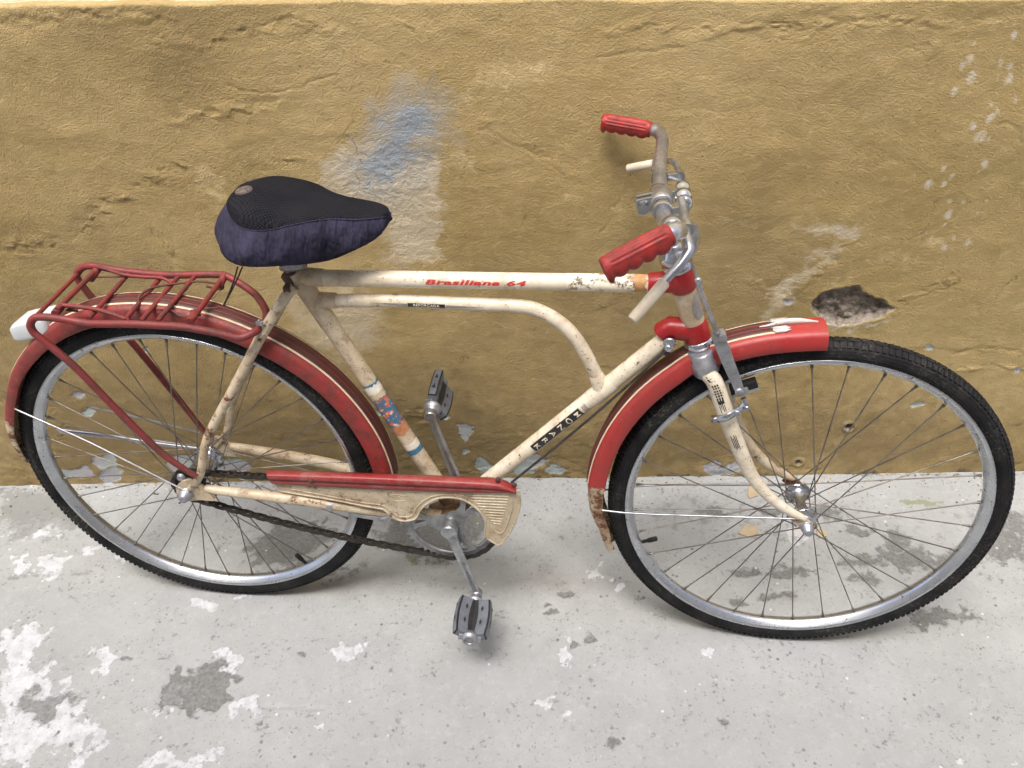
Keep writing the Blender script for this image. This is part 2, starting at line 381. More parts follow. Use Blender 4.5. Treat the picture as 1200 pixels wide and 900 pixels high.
def grid_mesh(name, P, attrs, mat_):
    ny, nx = P.shape[:2]
    me = bpy.data.meshes.new(name)
    idx = np.arange(nx * ny).reshape(ny, nx)
    q = np.stack([idx[:-1, :-1], idx[:-1, 1:], idx[1:, 1:], idx[1:, :-1]], -1).reshape(-1, 4)
    me.vertices.add(nx * ny); me.vertices.foreach_set('co', P.reshape(-1).astype(np.float32))
    me.loops.add(q.size); me.loops.foreach_set('vertex_index', q.reshape(-1).astype(np.int32))
    me.polygons.add(len(q)); me.polygons.foreach_set('loop_start', np.arange(0, q.size, 4, dtype=np.int32))
    me.polygons.foreach_set('loop_total', np.full(len(q), 4, dtype=np.int32))
    me.update(calc_edges=True)
    me.polygons.foreach_set('use_smooth', np.ones(len(q), bool))
    for an, (a, b, c_) in attrs.items():
        at = me.attributes.new(an, 'FLOAT_COLOR', 'POINT')
        z = np.stack([a, b, c_, np.ones_like(a)], -1)
        at.data.foreach_set('color', z.reshape(-1).astype(np.float32))
    me.materials.append(mat_)
    return me

def tag(o, label=None, cat=None, group=None, kind=None):
    for k, v in (('label', label), ('category', cat), ('group', group), ('kind', kind)):
        if v: o[k] = v
    return o
def link(name, me, parent=None, mat4=None):
    o = bpy.data.objects.new(name, me)
    col.objects.link(o)
    if parent: o.parent = parent
    if mat4 is not None: o.matrix_local = mat4
    return o

# ------------------------------------------------------------------ the wall
wall = tag(link('plaster_wall', None), 'long ochre plastered wall with pale upper band behind the bicycle', 'wall')
wall.location = (0, 0, 0)
xs = axis_pts(-1.38, 1.27, 0.0026, -9, 9)
zs = np.concatenate([[-0.08], np.arange(-0.03, 1.0601, 0.0026)])
X, Z = np.meshgrid(xs, zs)
h = 0.010 * fbm(X, Z, 1.1, 3) + 0.0024 * fbm(X, Z, 5.5, 3, 0.5, 0.8, 1.4) + 0.0010 * fbm(X, Z, 24, 4, 0.55, 0.9, 1.2)
z_ = lambda: np.zeros_like(X)
rough_m = 0.16 * np.clip(fbm(X, Z, 3.1, 3) * 2.2 - 0.3, 0, 1)
rough_m = np.maximum(rough_m, 0.42 * np.clip((0.30 - Z) / 0.25, 0, 1) * np.clip(0.5 + 1.6 * fbm(X, Z, 4.5, 3), 0, 1))
LUMPS = [([(-1.006,0.6224),(-0.9452,0.6486),(-0.8945,0.653)], .022, .9), ([(-0.8495,0.6646),(-0.7565,0.7236),(-0.7169,0.7479),(-0.6529,0.7792),(-0.6004,0.802)], .015, 1.0), ([(-0.5955,0.8709),(-0.5393,0.8888),(-0.4511,0.8926),(-0.4132,0.9004)], .012, .8),
 ([(-0.8267,1.037),(-0.7424,1.043),(-0.6449,1.05),(-0.5546,1.035)], .014, .7), ([(-0.5895,1.01),(-0.5109,0.995),(-0.4496,1.02),(-0.3514,1.034),(-0.2856,1.022)], .011, .6), ([(-0.203,1.033),(-0.1646,1.013)], .006, .6),
 ([(0.1196,1.013),(0.1999,1.017),(0.2544,1.01),(0.3348,1.01),(0.4282,1.012)], .012, .6), ([(0.4684,1.011),(0.5722,1.021),(0.6548,1.01),(0.7141,1.012)], .015, .6), ([(0.4087,1.009),(0.4439,1)], .012, .9),
 ([(0.5932,0.6151),(0.631,0.6232)], .006, 1.0), ([(0.7408,0.4844),(0.7902,0.515),(0.8281,0.5258)], .006, .8), ([(0.893,0.3484),(0.96,0.358),(1.032,0.3521)], .007, 1.0), ([(0.9068,0.3053),(0.9756,0.313),(1.051,0.3023)], .007, 1.0),
 ([(-0.3526,0.2459),(-0.2616,0.2194),(-0.2261,0.1935)], .022, 1.0), ([(-0.1158,0.1132),(0.0019,0.1426),(0.1578,0.1078)], .015, .6), ([(-0.3609,0.0412),(-0.201,0.0267),(-0.0395,0.0349),(0.1615,0.0196)], .016, .8),
 ([(0.4412,0.0254),(0.5596,0.0315),(0.6821,0.0151)], .014, .9), ([(0.9531,0.0377),(1.156,0.0198)], .014, .6), ([(-1.123,0.2616),(-1.038,0.1843),(-1.119,0.0785)], .02, .7), ([(0.4386,0.5342),(0.5273,0.5029),(0.5547,0.5317),(0.5834,0.5879)], .012, .7),
 ([(-0.4776,0.7753),(-0.427,0.7982),(-0.3804,0.805)], .01, .5), ([(0.0096,0.8347),(0.0391,0.8034),(-0.0194,0.8504),(-0.0775,0.8592)], .006, .5), ([(0.113,0.3078),(0.1845,0.3294),(0.2329,0.282)], .012, .6), ([(0.6623,0.9412),(0.67,0.9611),(0.6387,0.9749)], .006, .7)]
lump = z_()
for pts, wd_, a in LUMPS: mask(lump, X, Z, pts, wd_ * 1.3, a, 0.0, warp=.02)
lump = np.clip(lump * 2, 0, 1)
rid = 1 - np.abs(fbm(X, Z, 30, 4, 0.6, 0.85, 1.3)) * 2.6
h += 0.0020 * np.maximum(lump, rough_m) * np.clip(rid, -0.4, 1) * (0.65 + fbm(X, Z, 6, 2))
rough_m = np.maximum(rough_m, 0.0)
fl_n = fbm(X, Z, 26, 4, 0.62, 0.8, 1.25)
h += 0.0017 * np.maximum(lump, rough_m * 0.8) * np.tanh((fl_n - 0.05) / 0.10)
# long trowel laps, each a low step
for k in range(46):
    x0, z0 = _rs.uniform(-1.3, 1.2), _rs.uniform(0.02, 1.03)
    L, an = _rs.uniform(0.05, 0.22), _rs.normal(0.12, 0.25)
    pts = [(x0 + L * t * math.cos(an), z0 + L * t * math.sin(an) + 0.02 * math.sin(t * 3)) for t in np.linspace(0, 1, 6)]
    w = window(X, Z, pts, 0.05)
    if w is None: continue
    d = seg_dist(X[w], Z[w], pts)
    sgn = (Z[w] - (z0 + (X[w] - x0) * math.tan(an))) 
    h[w] += _rs.uniform(0.0003, 0.0009) * np.exp(-(d / 0.016) ** 2) * (np.tanh(sgn / 0.0022) * 0.5 + 0.5)
lp, blue, pale, chip, hole, dull_tint, speck, crack, bdirt = [z_() for _ in range(9)]
for pts, s, v in [([(-0.3759,0.7286),(-0.3291,0.824),(-0.2785,0.8336),(-0.2154,0.8013),(-0.1538,0.7841),(-0.164,0.6041),(-0.224,0.5772),(-0.2645,0.5838),(-0.2767,0.6785),(-0.3333,0.7227)], .020, 1.0), ([(-0.2043,0.7932),(-0.1459,0.8075),(-0.1598,0.5947),(-0.2201,0.5828)], .012, 1.0), ([(-0.2797,0.4591),(-0.2943,0.418),(-0.3257,0.3845),(-0.3679,0.366),(-0.4118,0.3669),(-0.4479,0.387),(-0.4686,0.4216),(-0.47,0.4631),(-0.4529,0.5029),(-0.4212,0.5335),(-0.3813,0.5496),(-0.3404,0.5488),(-0.3058,0.531),(-0.2841,0.4993)], .03, .85),
                  ([(-0.3922,0.5126),(-0.4017,0.4864),(-0.4198,0.4652),(-0.4428,0.4536),(-0.466,0.4541),(-0.4845,0.4666),(-0.4944,0.4884),(-0.494,0.5148),(-0.4836,0.5404),(-0.4655,0.5603),(-0.4433,0.571),(-0.4212,0.5705),(-0.4032,0.559),(-0.3928,0.5384)], .03, .6), ([(0.4746,0.4493),(0.4836,0.5137),(0.5159,0.5613),(0.551,0.5886),(0.6012,0.6149),(0.5974,0.5968),(0.5445,0.5416),(0.5208,0.4931),(0.4951,0.4489)], .014, .9), ([(0.4892,0.6582),(0.6105,0.6555),(0.6165,0.6307),(0.5323,0.6397)], .008, 1.0),
                  ([(0.3403,0.6788),(0.4341,0.6594),(0.4431,0.6522),(0.371,0.6608)], .008, .8), ([(-0.1803,0.6044),(-0.1886,0.5843),(-0.2084,0.5683),(-0.236,0.5596),(-0.2655,0.5602),(-0.291,0.57),(-0.307,0.5869),(-0.3107,0.6073),(-0.3014,0.627),(-0.2814,0.6424),(-0.2546,0.6504),(-0.2261,0.6498),(-0.2013,0.6406),(-0.1849,0.6245)], .03, .6), ([(-0.2258,0.7897),(-0.223,0.765),(-0.2334,0.7377),(-0.2554,0.7133),(-0.2847,0.6968),(-0.3154,0.692),(-0.3408,0.7),(-0.3557,0.7189),(-0.3571,0.7447),(-0.3453,0.7718),(-0.3228,0.7951),(-0.2944,0.8102),(-0.2654,0.8145),(-0.241,0.8072)], .03, .7), ([(0.5894,0.4469),(0.6641,0.4202),(0.7094,0.4443),(0.7323,0.4603),(0.7276,0.4398),(0.6758,0.4073),(0.6035,0.4215)], .005, 1.0)]:
    mask(lp, X, Z, pts, s * 1.3, v, warp=.03)
for pts, s, v in [([(-0.3683,0.7451),(-0.2893,0.8108),(-0.2269,0.8918),(-0.1907,0.9209),(-0.1491,0.9087),(-0.1346,0.838),(-0.1658,0.7684),(-0.2383,0.7087),(-0.2878,0.7132)], .045, .62), ([(-0.1726,0.8018),(-0.2052,0.7645),(-0.2408,0.7401),(-0.2715,0.7345),(-0.2905,0.749),(-0.2938,0.78),(-0.2813,0.8206),(-0.2562,0.8619),(-0.2241,0.896),(-0.1911,0.9171),(-0.1631,0.9219),(-0.1448,0.9095),(-0.1398,0.8819),(-0.1494,0.8437)], .045, 1.0), ([(-0.1479,0.89),(-0.1524,0.8737),(-0.1624,0.8606),(-0.176,0.8534),(-0.1904,0.8538),(-0.2024,0.8615),(-0.2098,0.875),(-0.2111,0.8915),(-0.2062,0.9075),(-0.1961,0.9201),(-0.1828,0.9268),(-0.169,0.9265),(-0.1571,0.9192),(-0.1496,0.9062)], .03, .8)]:
    mask(blue, X, Z, pts, s * 1.2, v, warp=.03)
for pts, s, v in [([(0.041,0.9458),(0.0363,0.9375),(0.021,0.9294),(-0.0021,0.9232),(-0.0283,0.9202),(-0.0524,0.921),(-0.0694,0.9253),(-0.076,0.9324),(-0.0709,0.9408),(-0.0552,0.9488),(-0.0322,0.9548),(-0.0064,0.9578),(0.0172,0.957),(0.0341,0.9528)], .04, .9), ([(0.0402,0.9488),(0.038,0.9429),(0.0317,0.9383),(0.0227,0.9358),(0.0128,0.9361),(0.0038,0.9389),(-0.0023,0.9438),(-0.0044,0.9498),(-0.0021,0.9556),(0.0041,0.9602),(0.013,0.9626),(0.0229,0.9623),(0.0318,0.9595),(0.0379,0.9547)], .02, 1.), ([(-0.0781,0.9028),(-0.0811,0.8942),(-0.0887,0.8873),(-0.0993,0.8836),(-0.1108,0.8839),(-0.121,0.8881),(-0.1276,0.8952),(-0.1295,0.904),(-0.1263,0.9125),(-0.1187,0.9192),(-0.1082,0.9227),(-0.0969,0.9225),(-0.0869,0.9185),(-0.0802,0.9114)], .03, .7), ([(-0.5466,0.7507),(-0.556,0.744),(-0.5684,0.7424),(-0.5814,0.7461),(-0.5923,0.7544),(-0.5989,0.7657),(-0.6,0.7775),(-0.5954,0.7876),(-0.5861,0.7941),(-0.5739,0.7956),(-0.5612,0.7921),(-0.5504,0.784),(-0.5436,0.773),(-0.5422,0.7611)], .03, .8), ([(-0.5389,0.7323),(-0.5429,0.7236),(-0.5499,0.7166),(-0.5584,0.7129),(-0.5668,0.7131),(-0.5733,0.7172),(-0.5766,0.7243),(-0.5762,0.7331),(-0.572,0.7417),(-0.5651,0.7485),(-0.5567,0.7521),(-0.5484,0.7519),(-0.542,0.748),(-0.5386,0.741)], .02, .8), ([(0.7783,0.6128),(0.779,0.6065),(0.777,0.6015),(0.7727,0.5988),(0.767,0.5989),(0.761,0.6019),(0.7559,0.607),(0.7528,0.6134),(0.7522,0.6196),(0.7542,0.6246),(0.7585,0.6272),(0.7641,0.6271),(0.7701,0.6242),(0.7751,0.6191)], .014, 1.0),
                  ([(-0.0765,0.7903),(-0.0802,0.7697),(-0.0887,0.7529),(-0.1003,0.7437),(-0.1126,0.744),(-0.123,0.7537),(-0.1294,0.7708),(-0.1306,0.7915),(-0.1265,0.8118),(-0.1179,0.8277),(-0.1067,0.8362),(-0.0949,0.836),(-0.0847,0.8269),(-0.0782,0.8107)], .04, .6), ([(0.7941,1.01),(0.7937,1.002),(0.7867,0.996),(0.7745,0.9929),(0.7596,0.9932),(0.7449,0.997),(0.7334,1.004),(0.7275,1.011),(0.7281,1.019),(0.7352,1.025),(0.7473,1.028),(0.762,1.027),(0.7765,1.024),(0.788,1.017)], .03, .6), ([(0.2165,0.7021),(0.2134,0.6948),(0.2034,0.689),(0.1886,0.686),(0.1719,0.6864),(0.1567,0.6901),(0.146,0.6962),(0.1419,0.7037),(0.1453,0.711),(0.1553,0.7166),(0.17,0.7195),(0.1865,0.7191),(0.2015,0.7155),(0.2123,0.7095)], .03, .6), ([(0.7696,0.5838),(0.7685,0.5661),(0.7546,0.5519),(0.7306,0.5444),(0.7013,0.545),(0.6728,0.5537),(0.651,0.5686),(0.6401,0.5866),(0.6421,0.6041),(0.6563,0.6176),(0.6799,0.6248),(0.7083,0.6241),(0.736,0.6159),(0.7579,0.6016)], .04, .5), ([(0.6542,0.5296),(0.6535,0.5127),(0.6429,0.4992),(0.6245,0.4919),(0.602,0.4924),(0.5801,0.5005),(0.5632,0.5146),(0.5547,0.5317),(0.5561,0.5484),(0.567,0.5614),(0.5851,0.5682),(0.6069,0.5678),(0.6283,0.56),(0.6452,0.5464)], .04, .5), ([(0.0856,0.7218),(0.0842,0.716),(0.08,0.7114),(0.0738,0.7089),(0.0669,0.7091),(0.0606,0.7118),(0.0563,0.7166),(0.0547,0.7224),(0.0562,0.7282),(0.0604,0.7327),(0.0665,0.7351),(0.0734,0.735),(0.0796,0.7323),(0.0839,0.7276)], .02, .5)]:
    mask(pale, X, Z, pts, s, v, warp=.03)
for pts in [[(-0.159,0.1692),(-0.1205,0.171),(-0.1264,0.1347),(-0.1427,0.1218),(-0.1574,0.1353)], [(-0.1246,0.0589),(-0.1059,0.0751),(-0.0893,0.0443),(-0.0433,0.0406),(-0.0602,0.0126),(-0.1088,0.0135)], [(-0.0393,0.0433),(-0.0148,0.0706),(0.017,0.0836),(0.0407,0.0612),(0.0327,0.0335),(-0.0036,0.0115),(-0.0319,0.012)],
            [(-0.968,0.0274),(-0.9748,0.0151),(-0.9855,0.0052),(-0.9981,-0.0002),(-1.01,0),(-1.019,0.0058),(-1.023,0.016),(-1.021,0.0285),(-1.014,0.0408),(-1.003,0.0504),(-0.9909,0.0557),(-0.9792,0.0554),(-0.9705,0.0498),(-0.9665,0.0398)], [(-1.021,0.0904),(-0.9688,0.1031),(-0.9627,0.0614),(-1.007,0.051),(-1.027,0.0627)], [(0.4085,0.0317),(0.4291,0.0563),(0.45,0.0337),(0.4906,0.0412),(0.5109,0.0128),(0.4644,0.0023),(0.4238,0.006)], [(0.8722,0.2106),(0.8718,0.2073),(0.8682,0.2042),(0.8623,0.2022),(0.8551,0.2015),(0.8481,0.2022),(0.8426,0.2044),(0.8399,0.2074),(0.8404,0.2108),(0.844,0.2138),(0.8499,0.2159),(0.8571,0.2166),(0.8641,0.2158),(0.8695,0.2137)], [(0.8434,0.367),(0.8437,0.3632),(0.8421,0.3602),(0.8391,0.3586),(0.8352,0.3587),(0.8311,0.3604),(0.8278,0.3636),(0.8258,0.3674),(0.8255,0.3712),(0.827,0.3742),(0.83,0.3758),(0.834,0.3758),(0.838,0.374),(0.8413,0.3709)], [(-0.9635,0.2778),(-0.9665,0.2737),(-0.9719,0.2704),(-0.9786,0.2687),(-0.9853,0.2688),(-0.9906,0.2708),(-0.9935,0.2742),(-0.9935,0.2785),(-0.9904,0.2826),(-0.985,0.2858),(-0.9784,0.2875),(-0.9718,0.2874),(-0.9664,0.2854),(-0.9635,0.282)],
            [(-0.9565,0.2285),(-0.9605,0.222),(-0.9671,0.2169),(-0.9751,0.2141),(-0.9827,0.2143),(-0.9886,0.2173),(-0.9914,0.2226),(-0.9908,0.2292),(-0.9867,0.2356),(-0.9801,0.2406),(-0.9722,0.2434),(-0.9646,0.2432),(-0.9588,0.2402),(-0.9559,0.235)], [(-0.324,0.2071),(-0.3262,0.2043),(-0.3309,0.2028),(-0.3371,0.2029),(-0.3436,0.2046),(-0.349,0.2075),(-0.3524,0.2111),(-0.3529,0.2147),(-0.3506,0.2175),(-0.3459,0.219),(-0.3398,0.2189),(-0.3333,0.2173),(-0.3279,0.2143),(-0.3246,0.2107)], [(-0.1703,0.2),(-0.1717,0.1956),(-0.1752,0.1922),(-0.1799,0.1903),(-0.185,0.1904),(-0.1894,0.1925),(-0.1923,0.196),(-0.1931,0.2004),(-0.1916,0.2048),(-0.1882,0.2082),(-0.1835,0.21),(-0.1784,0.2099),(-0.174,0.2079),(-0.1711,0.2044)], [(-0.789,0.3871),(-0.7934,0.3811),(-0.7981,0.3769),(-0.8022,0.3754),(-0.8047,0.3768),(-0.8053,0.3809),(-0.8039,0.3868),(-0.8006,0.3934),(-0.7962,0.3993),(-0.7915,0.4034),(-0.7875,0.4049),(-0.7849,0.4035),(-0.7843,0.3995),(-0.7858,0.3937)], [(-0.6508,0.0469),(-0.6585,0.036),(-0.6752,0.0274),(-0.6976,0.0228),(-0.7211,0.0233),(-0.741,0.0286),(-0.7533,0.0378),(-0.7556,0.0489),(-0.7476,0.0598),(-0.7308,0.0682),(-0.7087,0.0726),(-0.6856,0.0721),(-0.6659,0.0669),(-0.6534,0.0579)], [(-1.112,0.0417),(-1.043,0.063),(-1.034,0.0316),(-1.112,0.0158)], [(-0.7715,0.0577),(-0.7801,0.0407),(-0.7952,0.0271),(-0.8136,0.0197),(-0.8318,0.02),(-0.8459,0.0281),(-0.8531,0.0421),(-0.852,0.0593),(-0.843,0.0761),(-0.828,0.0892),(-0.8099,0.0963),(-0.7922,0.0959),(-0.7783,0.0882),(-0.7709,0.0746)], [(-0.1369,0.0866),(-0.1382,0.0819),(-0.1412,0.0782),(-0.1453,0.0762),(-0.1497,0.0762),(-0.1535,0.0784),(-0.156,0.0823),(-0.1567,0.087),(-0.1554,0.0917),(-0.1524,0.0954),(-0.1483,0.0975),(-0.144,0.0974),(-0.1401,0.0952),(-0.1376,0.0914)], [(0.525,0.489),(0.5248,0.4855),(0.523,0.4828),(0.5199,0.4813),(0.5161,0.4813),(0.5125,0.483),(0.5096,0.4858),(0.5081,0.4894),(0.5083,0.4928),(0.5101,0.4956),(0.5132,0.497),(0.5169,0.497),(0.5206,0.4953),(0.5235,0.4925)], [(1.051,0.2977),(1.051,0.2937),(1.05,0.2905),(1.047,0.2888),(1.043,0.2889),(1.039,0.2908),(1.035,0.294),(1.033,0.2981),(1.032,0.3021),(1.033,0.3052),(1.036,0.3069),(1.04,0.3069),(1.045,0.305),(1.048,0.3017)], [(0.085,0.0268),(0.0827,0.0207),(0.076,0.0159),(0.0664,0.0133),(0.0556,0.0135),(0.0459,0.0165),(0.0392,0.0216),(0.0368,0.0277),(0.0391,0.0338),(0.0458,0.0386),(0.0554,0.0411),(0.0661,0.0409),(0.0757,0.038),(0.0825,0.033)]]:
    mask(chip, X, Z, pts, .010, warp=.016)
HOLE = [(0.571,0.4779),(0.5743,0.5019),(0.5855,0.5115),(0.6155,0.5187),(0.645,0.52),(0.6629,0.5079),(0.6987,0.4853),(0.7368,0.4622),(0.7163,0.4504),(0.6933,0.4405),(0.6677,0.4265),(0.6366,0.4271),(0.5844,0.4387)]
mask(hole, X, Z, HOLE, .004, warp=.009)
for pts in [[(0.7276,0.1488),(0.7278,0.1432),(0.7257,0.1387),(0.7217,0.1363),(0.7165,0.1364),(0.7113,0.139),(0.7071,0.1436),(0.7046,0.1493),(0.7045,0.1548),(0.7066,0.1592),(0.7106,0.1616),(0.7157,0.1615),(0.7208,0.1589),(0.7251,0.1544)], [(0.635,0.0412),(0.635,0.0376),(0.6334,0.0347),(0.6305,0.0331),(0.6269,0.0332),(0.6234,0.0349),(0.6207,0.0378),(0.6192,0.0415),(0.6192,0.0451),(0.6209,0.0479),(0.6237,0.0495),(0.6273,0.0494),(0.6307,0.0478),(0.6335,0.0448)]]: mask(hole, X, Z, pts, .003)
sdh = poly_sd(X + .009 * fbm(X, Z, 26, 4, 0.62), Z + .009 * fbm(X + 5, Z + 9, 26, 4, 0.62), HOLE)
h -= np.clip(-sdh / 0.006, 0, 1) * (0.018 + 0.009 * fbm(X, Z, 34, 5, 0.7))
h += 0.0008 * np.exp(-(np.abs(sdh - 0.004) / 0.005) ** 2)
for pts, dp in [([(0.7295,0.1488),(0.7296,0.1443),(0.7278,0.1407),(0.7245,0.1388),(0.7202,0.1389),(0.7159,0.141),(0.7124,0.1446),(0.7104,0.1491),(0.7103,0.1536),(0.7121,0.1571),(0.7154,0.159),(0.7197,0.1589),(0.7239,0.1569),(0.7274,0.1532)], .02), ([(0.635,0.0412),(0.635,0.0376),(0.6334,0.0347),(0.6305,0.0331),(0.6269,0.0332),(0.6234,0.0349),(0.6207,0.0378),(0.6192,0.0415),(0.6192,0.0451),(0.6209,0.0479),(0.6237,0.0495),(0.6273,0.0494),(0.6307,0.0478),(0.6335,0.0448)], .01)]:
    s = poly_sd(X, Z, pts); h -= dp * np.clip(-s / 0.004, 0, 1); h += 0.004 * np.exp(-((s - 0.003) / 0.004) ** 2)
for k in range(34):
    t = k / 33
    px_, pz_ = np.array((0.7565,0.9851)) * (1 - t) + np.array((0.7881,0.6017)) * t
    px_ += _rs.normal(0, .028); pz_ += _rs.normal(0, .015)
    r = _rs.uniform(.003, .010)
    mask(speck, X, Z, [(px_ + r * math.cos(a) * 1.0, pz_ + r * 1.3 * math.sin(a)) for a in np.linspace(0, 6.28, 8)[:-1]], .006, _rs.uniform(.7, 1.0))
for pts in [[(0.8235,0.8751),(0.8065,0.9065),(0.8002,0.9313)], [(0.7774,0.9453),(0.7798,0.9112),(0.7712,0.9587)], [(0.0399,0.4207),(0.0485,0.4417)]]: mask(speck, X, Z, pts, .006, 1.0, .001)
for pts in [[(0.1363,0.6159),(0.1584,0.6863),(0.1843,0.7443),(0.2041,0.784)], [(0.7351,0.4623),(0.7872,0.4973),(0.8459,0.5216)], [(-0.4496,1.02),(-0.392,1.034),(-0.3576,1.036),(-0.3256,1.027)], [(-0.2003,1.033),(-0.1829,1.02),(-0.1729,1.012)], [(0.5953,0.6059),(0.6164,0.6182),(0.6328,0.616)], [(0.3935,1.019),(0.4341,1.016),(0.4418,1.01)],
            [(-0.4856,0.9291),(-0.4452,0.9183),(-0.4019,0.9201),(-0.3053,0.943)], [(-0.078,0.8488),(-0.02,0.8278),(0.0391,0.7956),(0.0695,0.7631)], [(0.1217,0.9631),(0.2037,0.9718),(0.258,0.9759)], [(0.6258,0.9726),(0.6583,0.9453),(0.6749,0.9178)], [(0.8051,0.8392),(0.8385,0.834),(0.8597,0.808)], [(-1.161,0.2624),(-1.118,0.2737)]]:
    mask(crack, X, Z, pts, .0026, 0.9, 0.0, warp=.012)
h -= 0.0016 * np.clip(crack * 2, 0, 1)
dull_tint += np.clip(0.5 + 1.3 * fbm(X, Z, 1.6, 5, 0.62), 0, 1) * 0.6
for pts, s, v in [([(-1.092,0.4229),(-0.5803,0.3222),(-0.3526,0.2459),(-0.1767,0.3369),(-0.0344,0.2394),(0.2643,0.2333),(0.7054,0.2485),(1.111,0.1411),(1.172,-0.0229),(-1.288,-0.0339)], .16, 1.0), ([(-1.006,0.6224),(-0.6112,0.5568),(-0.5751,0.3451),(-1.13,0.3335)], .12, .7)]: mask(dull_tint, X, Z, pts, s, v, warp=.10)  # duller, darker brown across the lower wall and up its left end
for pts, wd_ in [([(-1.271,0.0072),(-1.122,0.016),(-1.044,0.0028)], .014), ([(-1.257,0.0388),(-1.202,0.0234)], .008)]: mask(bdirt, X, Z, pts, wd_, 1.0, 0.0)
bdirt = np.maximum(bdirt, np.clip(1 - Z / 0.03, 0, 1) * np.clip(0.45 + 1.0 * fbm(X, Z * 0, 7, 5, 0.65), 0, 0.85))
h -= 0.0022 * np.clip((chip - 0.4) * 4, 0, 1)
h += (0.00030 * np.clip(lp, 0, 1) + 0.00030 * np.clip(blue, 0, 1)) * np.tanh(fbm(X, Z, 90, 3, 0.65, 0.9, 1.2) / 0.12)
top = 1.0478 - 0.0163 * X + 0.0035 * fbm(X, Z * 0, 9, 4, 0.6)
top = top[-1]
Pw = np.stack([X, -h, Z], -1)
keep = Z / top[None] <= 1.0
# squeeze the uppermost rows under the ragged top edge
k0 = np.searchsorted(zs, 0.985)
f = (zs[k0:] - zs[k0]) / (zs[-1] - zs[k0])
for i, ff in enumerate(f): Pw[k0 + i, :, 2] = zs[k0] + ff * (top - zs[k0])
cap = Pw[-1:].copy(); cap[..., 1] = -0.25 * h[-1] + 0.004; cap[..., 2] += 0.003
cap2 = cap.copy(); cap2[..., 1] = 0.06; cap2[..., 2] += 0.001
Pw = np.concatenate([Pw, cap, cap2], 0)
ex = lambda a: np.concatenate([a, a[-1:] * 0, a[-1:] * 0], 0)
me = grid_mesh('dado_plaster', Pw, {'m1': (ex(lp), ex(blue), ex(pale)), 'm2': (ex(chip), ex(hole), ex(dull_tint)), 'm3': (ex(speck), ex(crack), ex(bdirt))}, M['ochre'])
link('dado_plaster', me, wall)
ux = axis_pts(-1.2, 1.2, 0.02, -9, 9); uz = np.arange(0.9, 3.41, 0.05)
UX, UZ = np.meshgrid(ux, uz)
me = grid_mesh('upper_plaster', np.stack([UX, 0.022 - 0.006 * fbm(UX, UZ, 2, 4), UZ], -1), {}, M['cream_plaster'])
link('upper_plaster', me, wall)
bm = bmesh.new()
bmesh.ops.create_cube(bm, size=1.0, matrix=Matrix.Translation((0, 0.22, 1.65)) @ Matrix.Diagonal((18, 0.3, 3.5, 1)))
me = bpy.data.meshes.new('masonry_core'); bm.to_mesh(me); bm.free(); me.materials.append(M['cream_plaster'])
link('masonry_core', me, wall)

# ------------------------------------------------------------------ unseen wall added behind the viewer to narrow the sky to a strip overhead
sky_blocker = tag(link('sky_blocker_wall', None), 'pale plastered wall added unseen behind the viewer to narrow the sky', 'wall')
hx = axis_pts(-4, 4, 0.25, -9, 9); hz = np.arange(-0.1, 6.01, 0.25)
HX, HZ = np.meshgrid(hx, hz)
me = grid_mesh('sky_blocker_plaster', np.stack([HX[:, ::-1], -3.0 + 0.01 * fbm(HX[:, ::-1], HZ, 1.3, 4), HZ], -1), {}, M['sky_blocker'])
link('sky_blocker_plaster', me, sky_blocker)
bm = bmesh.new()
bmesh.ops.create_cube(bm, size=1.0, matrix=Matrix.Translation((0, -3.22, 2.95)) @ Matrix.Diagonal((18, 0.36, 6.1, 1)))
me = bpy.data.meshes.new('masonry_core'); bm.to_mesh(me); bm.free(); me.materials.append(M['sky_blocker'])
link('masonry_core', me, sky_blocker)

